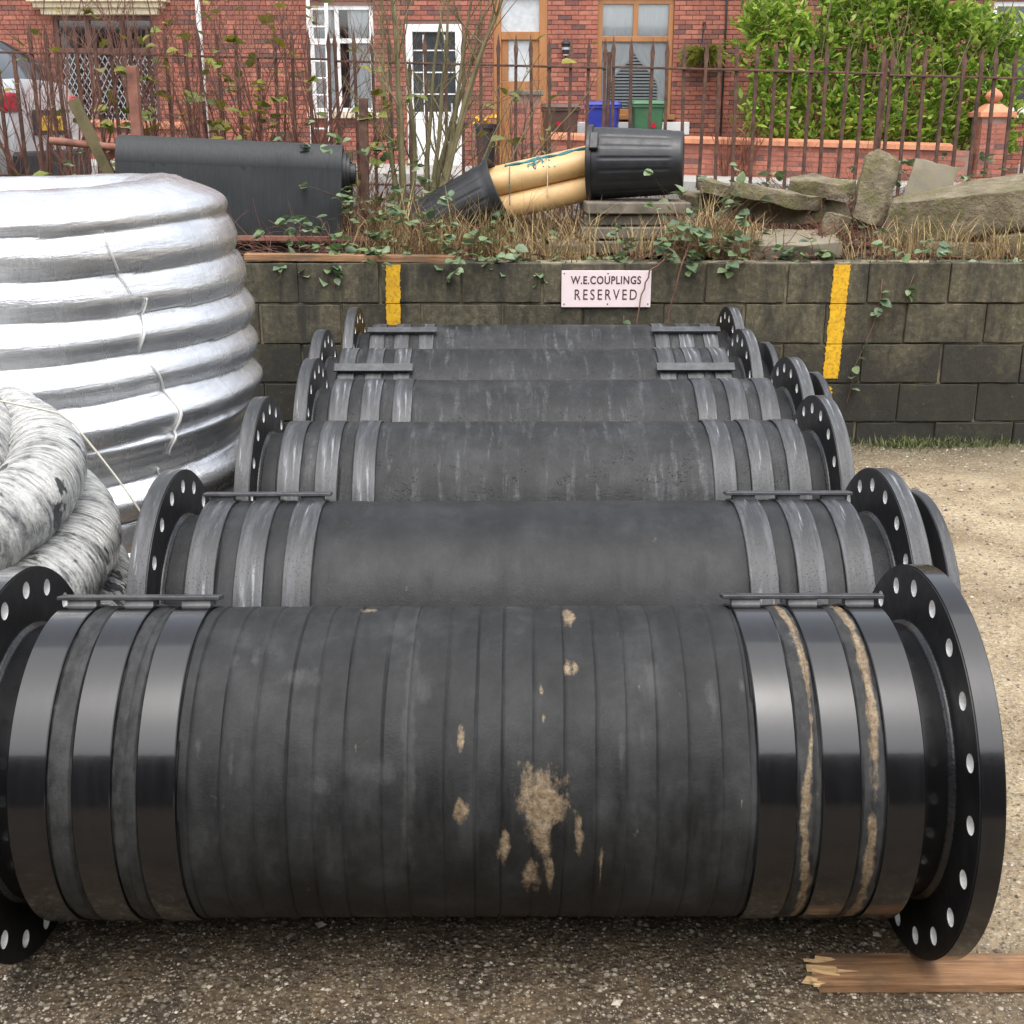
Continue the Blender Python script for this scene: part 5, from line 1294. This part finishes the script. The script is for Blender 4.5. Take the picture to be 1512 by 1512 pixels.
for k, (x, y, lab, nst, h, lv) in enumerate((
    (-3.75, 8.45, 'reddish bare shrub in front of the parked car', 6, 1.15, 6),
    (-3.15, 8.50, 'reddish bare shrub right of the parked car', 9, 1.35, 12),
    (-2.75, 8.25, 'reddish bare shrub behind the mossy brace', 8, 1.3, 10),
    (-2.30, 8.50, 'reddish bare shrub behind the left rusty post', 9, 1.45, 14),
    (-1.90, 8.30, 'reddish bare shrub behind the left half of the matting roll', 9, 1.45, 18),
    (-1.50, 8.45, 'dense reddish bare shrub behind the middle of the matting roll', 10, 1.5, 16),
    (-1.15, 8.30, 'dense reddish bare shrub behind the right end of the matting roll', 9, 1.35, 12),
    (-0.15, 8.40, 'thin reddish canes behind the tan tubes', 6, 0.75, 4),
    (0.20, 8.45, 'thin reddish canes below the oak door', 5, 0.65, 2))):
    shrub((x, y, BZ(x, y)), lab, int(nst*1.25), h, 0.009, 0.55, 60+k, 'cane', 2, 4, (0,0,1), int(lv*1.6), 1.15, 0.3)
# russet dead stalks among the rubble
rr = random.Random(8)
for k, (x, y, lab, n, h) in enumerate(((2.02, 8.05, 'russet dead bracken behind the upright mossy stone', 46, 0.62), (2.42, 8.25, 'russet dead stalks behind the grey upright slab', 34, 0.55), (1.90, 7.25, 'russet dead fronds beside the small pale stone', 30, 0.26), (1.55, 7.42, 'russet heap of dead fronds on the rubble heap', 30, 0.22))):
    t = thing('dead_bracken', (x, y, BZ(x, y)), lab, 'bracken', 'russet dead bracken'); g = MB()
    for q in range(n):
        d = Vector((rr.uniform(-0.8,0.8), rr.uniform(-0.6,0.4), rr.uniform(0.3,1.0) if h > 0.4 else rr.uniform(0.0,0.6)))
        twig(g, (rr.uniform(-.14,.14), rr.uniform(-.1,.1), 0.02 if h > 0.4 else rr.uniform(0.02,0.12)), d, h*rr.uniform(0.5,1.1), 0.0035, 1, rr, -0.1, 0.4, 4, 5, 4)
    g.build('fronds', MT['russet'], t)

# dry grass, leaf litter, green grass (uncountable)
def blades(name, n, region, L, w, mat, label, cat, seed, zf, lean=0.7):
    rr = random.Random(seed); g = MB()
    for q in range(n):
        x, y = region(rr); z = zf(x, y); l = rr.uniform(*L); a = rr.uniform(0, 2*math.pi); le = rr.uniform(0.05, lean)
        d = Vector((math.cos(a)*le, math.sin(a)*le*0.8, 1)).normalized(); sd_ = Vector((-math.sin(a+rr.uniform(-1,1)), math.cos(a), 0)).normalized()*w*0.5
        p0 = Vector((x, y, z-0.01)); p1 = p0+d*l*0.55; p2 = p1+(d+Vector((math.cos(a)*0.5, math.sin(a)*0.5, -0.35*rr.random()))).normalized()*l*0.45
        g.add([p0-sd_, p0+sd_, p1+sd_*0.8, p1-sd_*0.8, p2], [(0,1,2,3), (3,2,4)])
    return tag(g.build(name, MT[mat]), label, cat, kind='stuff')
def clumped(cs):
    def f(rr):
        x, y, s, sy = rr.choice(cs); return rr.gauss(x, s), max(WY+0.22, rr.gauss(y, sy))
    return f
blades('dry_grass', 2600, clumped([(-0.45,7.35,0.13,0.1), (-0.30,7.2,0.12,0.08), (-0.15,7.25,0.1,0.08), (0.05,7.2,0.15,0.08), (0.3,7.15,0.2,0.1), (-0.6,7.2,0.15,0.1), (1.15,7.3,0.12,0.15), (1.3,7.1,0.15,0.08), (-0.75,7.6,0.2,0.2), (2.3,7.1,0.25,0.08), (2.8,7.05,0.25,0.06), (0.1,7.9,0.3,0.2), (0.9,7.1,0.2,0.08)]), (0.10,0.34), 0.006, 'straw', 'dry straw-coloured grass on the bank', 'grass', 5, BZ)
blades('tall_dry_grass', 520, clumped([(-0.42,7.3,0.10,0.06), (-0.25,7.25,0.10,0.06), (-0.12,7.22,0.08,0.05), (0.28,7.15,0.12,0.05), (1.12,7.2,0.08,0.08), (-0.68,7.4,0.12,0.1)]), (0.28,0.52), 0.006, 'straw', 'tall bleached grass stems in front of the tilted dustbin', 'grass', 55, BZ, 0.55)
blades('green_grass', 900, lambda rr: (rr.choice([rr.gauss(2.25,0.12), rr.gauss(2.55,0.18), rr.uniform(1.6,3.6)]), WY-0.02-abs(rr.gauss(0.0,0.06))), (0.02,0.09), 0.006, 'grass', 'green grass tufts at the foot of the block wall', 'grass', 6, lambda x, y: 0.0, 1.1)
blades('moss_tufts', 700, lambda rr: (rr.uniform(-1.6,3.4), WY+0.03+rr.random()*0.25), (0.015,0.05), 0.008, 'grass', 'low green moss and weeds on the wall top', 'moss', 7, lambda x, y: max(WTOP-0.01, BZ(x, y)), 1.2)
blades('dead_stalks', 2600, lambda rr: (rr.uniform(-4.2, 4.2), rr.uniform(8.15, 8.95)), (0.12,0.42), 0.007, 'litter', 'brown dead stalks matted along the foot of the railings', 'stalks', 9, BZ, 0.9)
blades('dead_straw', 1500, lambda rr: (rr.uniform(-4.2, 4.2), rr.uniform(7.9, 8.95)), (0.10,0.36), 0.006, 'straw', 'pale straw matted along the foot of the railings', 'straw', 10, BZ, 0.9)
rr = random.Random(12); g = MB()
for q in range(4200):
    x, y = rr.uniform(-4.2, 4.2), rr.uniform(WY+0.1, 8.7); z = max(BZ(x, y), WTOP if y < WY+0.2 else 0)+rr.uniform(0.0,0.02)
    s = rr.uniform(0.010, 0.035); e = Euler((rr.uniform(-.7,.7), rr.uniform(-.7,.7), rr.uniform(0,6.3))).to_matrix(); c = Vector((x, y, z+0.004))
    g.add([c+e @ Vector(v) for v in ((-s,0,0), (0,-s*0.45,s*0.15), (s,0,0), (0,s*0.45,s*0.15))], [(0,1,2,3)])
tag(g.build('leaf_litter', MT['litter']), 'brown dead leaves littering the bank', 'leaves', kind='stuff')
rr = random.Random(15); g = MB()
for q in range(900):
    x, y = rr.uniform(-3.8, 3.6), rr.uniform(WY+0.2, 8.6); z = BZ(x, y)+0.02
    d = Vector((rr.uniform(-1,1), rr.uniform(-.6,.6), rr.uniform(0.0,0.5)))
    twig(g, (x, y, z), d, rr.uniform(0.15,0.45), rr.uniform(0.0016,0.003), 1, rr, -0.05, 0.4, 2, 5, 4)
tag(g.build('fallen_twigs', MT['cane']), 'tangle of thin dead twigs over the bank', 'twigs', kind='stuff')

# laurel hedge
lh = thing('laurel_hedge', (5.9, 20.7, 0.95), 'tall glossy bright green laurel hedge behind the garden wall', 'hedge')
rr = random.Random(44); g = MB(); tr = MB()
for q in range(26):
    x = rr.uniform(-2.0, 2.0); twig(tr, (x, rr.uniform(-.3,.3), 0), (rr.uniform(-.25,.25), rr.uniform(-.3,.1), 1), rr.uniform(2.0,2.8), 0.02, 1, rr, 0.02, 0.18, 5, 8, 6)
tr.build('trunk', MT['bark'], lh, smooth=True)
def hedge_top(x): return 2.60+0.26*math.sin(x*2.1+1)+0.45*fbm(x*2.1, 3.3)-0.55*ss(1.4, 2.4, x)
lv = [leaf_mesh('l', 0.155, 0.062, 'laurel', 0, 0.12, 0.15)]
base = [Vector(v.co) for v in lv[0].vertices]; bfaces = [tuple(p.vertices) for p in lv[0].polygons]
cnt = 0
while cnt < 9500:
    x = rr.uniform(-2.25, 2.3); z = rr.uniform(0.35, 3.05); y = rr.uniform(-0.62, 0.5)
    lim = hedge_top(x)
    if z > lim + (0.35 if rr.random() < 0.06 else 0): continue
    edge = 1-abs(x)/2.35
    if edge < 0.12 and rr.random() < 0.55+0.8*fbm(x*2, z*3): continue
    yf = -0.50-0.14*fbm(x*1.6, z*1.6, 2.0)-0.1*math.sin(z*2)
    if y < yf: continue
    # mostly near the front and top skin, thinned by clumps
    if y > yf+0.28 and z < lim-0.3 and rr.random() < 0.82: continue
    if fbm(x*3.1, y*3+z*3.1, 5.0) < -0.3 and rr.random() < 0.6: continue
    d = Vector((rr.uniform(-1,1), rr.uniform(-1.2,0.3), rr.uniform(-0.1,1.3))).normalized()
    q = d.to_track_quat('X', 'Z') @ Euler((rr.uniform(-.9,.9), 0, 0)).to_quaternion(); s = rr.uniform(0.65,1.3); c = Vector((x, y, z))
    g.add([c+q @ (v*s) for v in base], bfaces); cnt += 1
for q in range(60):            # leafy shoots standing above the top and out of the left side
    x = rr.uniform(-2.2, 2.1); z0 = hedge_top(x)-0.1
    if q < 10: x = -2.1; z0 = rr.uniform(1.6, 2.3)
    d = Vector((rr.uniform(-.5,.5)-(0.9 if q < 10 else 0), rr.uniform(-.4,.2), 1 if q >= 10 else 0.35)).normalized(); p = Vector((x, rr.uniform(-.45,.2), z0))
    for k in range(11):
        c = p+d*0.035*k; dd = (d*0.9+Vector((rr.uniform(-1,1), rr.uniform(-1,1), rr.uniform(-.3,.8)))).normalized(); qq = dd.to_track_quat('X', 'Z'); s = rr.uniform(0.8,1.2)
        g.add([c+qq @ (v*s) for v in base], bfaces)
g.build('crown', MT['laurel'], lh, smooth=True)
# hanging basket
hb = thing('hanging_basket', (3.21, HY-0.28, 2.72), 'black hanging basket with straggly plants on the brick wall', 'basket')
g = MB(); g.lathe_x([(0.0, 0.001), (0.0, 0.10), (0.13, 0.16), (0.15, 0.165), (0.15, 0.14)], 20); g.build('bowl', MT['car_trim'], hb, rot=(0,-math.pi/2,0), smooth=True, sharp=40)
g = MB(); g.bar((0, 0.28, 0.62), (0, 0.0, 0.66), 0.015); g.bar((0, 0.27, 0.35), (0, 0.27, 0.68), 0.02)
for a in (0, 2.1, 4.2): g.bar((0.15*math.cos(a), 0.15*math.sin(a), 0.15), (0, 0, 0.65), 0.006)
g.build('bracket', MT['car_trim'], hb)
rr = random.Random(19); g = MB()
for q in range(520):
    a = rr.uniform(0, 6.28); r = rr.uniform(0.02,0.17); d = Vector((math.cos(a)*rr.uniform(.3,1.5)-0.3, math.sin(a)-0.3, rr.uniform(-1.2,0.7))).normalized()
    c = Vector((math.cos(a)*r, math.sin(a)*r, 0.16)); s = rr.uniform(0.08,0.34); sdv = Vector((rr.uniform(-1,1), rr.uniform(-.5,.5), rr.uniform(-.6,.6))).normalized()*rr.uniform(0.005,0.014)
    e = c+d*s+Vector((0,0,-0.12*s)); g.add([c-sdv, c+sdv, c+d*s*0.5+sdv+Vector((0,0,0.05)), e], [(0,1,2,3)])
g.build('foliage', MT['yleaf'], hb)
# small weed clumps in the front garden
rr = random.Random(20)
t = thing('garden_weeds', (3.5, GY-0.12, 0.98), 'dead brown weed stalks against the garden wall', 'weeds'); g = MB()
for q in range(26): twig(g, (rr.uniform(-.25,.25), rr.uniform(-.1,.1), 0), (rr.uniform(-.3,.3), rr.uniform(-.3,.1), 1), rr.uniform(0.5,1.0), 0.008, 1, rr, 0, 0.3, 4, 5, 4)
g.build('stalks', MT['russet'], t)

# loose chippings on the yard
rr = random.Random(33); g = MB()
oc = [(1,0,0), (-1,0,0), (0,1,0), (0,-1,0), (0,0,1), (0,0,-1)]; of = [(0,2,4), (2,1,4), (1,3,4), (3,0,4), (2,0,5), (1,2,5), (3,1,5), (0,3,5)]
for q in range(15000):
    if q < 9500: x, y = rr.uniform(-1.4, 1.8), 1.30+rr.random()**1.3*1.5
    else: x, y = rr.uniform(0.9, 3.6), rr.uniform(2.2, 6.8)
    s = rr.choice((0.0022, 0.003, 0.004, 0.0055))*rr.uniform(0.7,1.3)*(1.0 if q < 9500 else 1.5)
    if rr.random() < 0.012: s *= 2.2
    a = rr.uniform(0, 6.28); ca, sa = math.cos(a), math.sin(a); kx, ky, kz = rr.uniform(.7,1.4), rr.uniform(.6,1.1), rr.uniform(.35,.75)
    vs = []
    for v in oc:
        X, Y, Z = v[0]*kx*s*rr.uniform(.75,1.2), v[1]*ky*s*rr.uniform(.75,1.2), v[2]*kz*s
        vs.append((x+X*ca-Y*sa, y+X*sa+Y*ca, Z+s*kz*0.45))
    g.add(vs, of)
tag(g.build('loose_chippings', STONECOL), 'loose stone chippings scattered over the yard', 'gravel', kind='stuff')

# ladder leaning on the second house, flower pot by the oak door
ld = thing('ladder', (-3.22, HY-0.55, 0.95), 'white aluminium ladder leaning by the white-framed window', 'ladder', rot=(-0.10,0,0))
for x in (-0.15, 0.15): part_bar('stile', (x, 0, 0), (x, 0, 3.6), 0.035, MT['white_upvc'], ld, 0.06)
for k in range(13):
    g = MB(); g.tube([(-0.15, 0, 0.2+0.27*k), (0.15, 0, 0.2+0.27*k)], 0.016, 8); g.build('rung', MT['white_upvc'], ld, smooth=True)
fp = thing('flower_pot', (-0.42, GY+0.6, sstreet(-0.42)+0.1), 'small black pot of yellow flowers below the oak door', 'pot')
g = MB(); g.lathe_x([(0.0, 0.001), (0.0, 0.13), (0.62, 0.17), (0.64, 0.20), (0.70, 0.20), (0.70, 0.15)], 20); g.build('pot', MT['car_trim'], fp, smooth=True, sharp=40, rot=(0,-math.pi/2,0))
rr = random.Random(2); g = MB()
for q in range(40):
    c = Vector((rr.uniform(-.2,.2), rr.uniform(-.2,.1), 0.70+rr.uniform(0,.16))); d1 = Vector((rr.uniform(-1,1), rr.uniform(-1,1), rr.uniform(-.3,1)))*0.035; d2 = Vector((rr.uniform(-1,1), rr.uniform(-1,1), rr.uniform(-1,1)))*0.03
    g.add([c-d1, c+d2, c+d1, c-d2], [(0,1,2,3)])
g.build('flowers', MT['yellow'], fp)
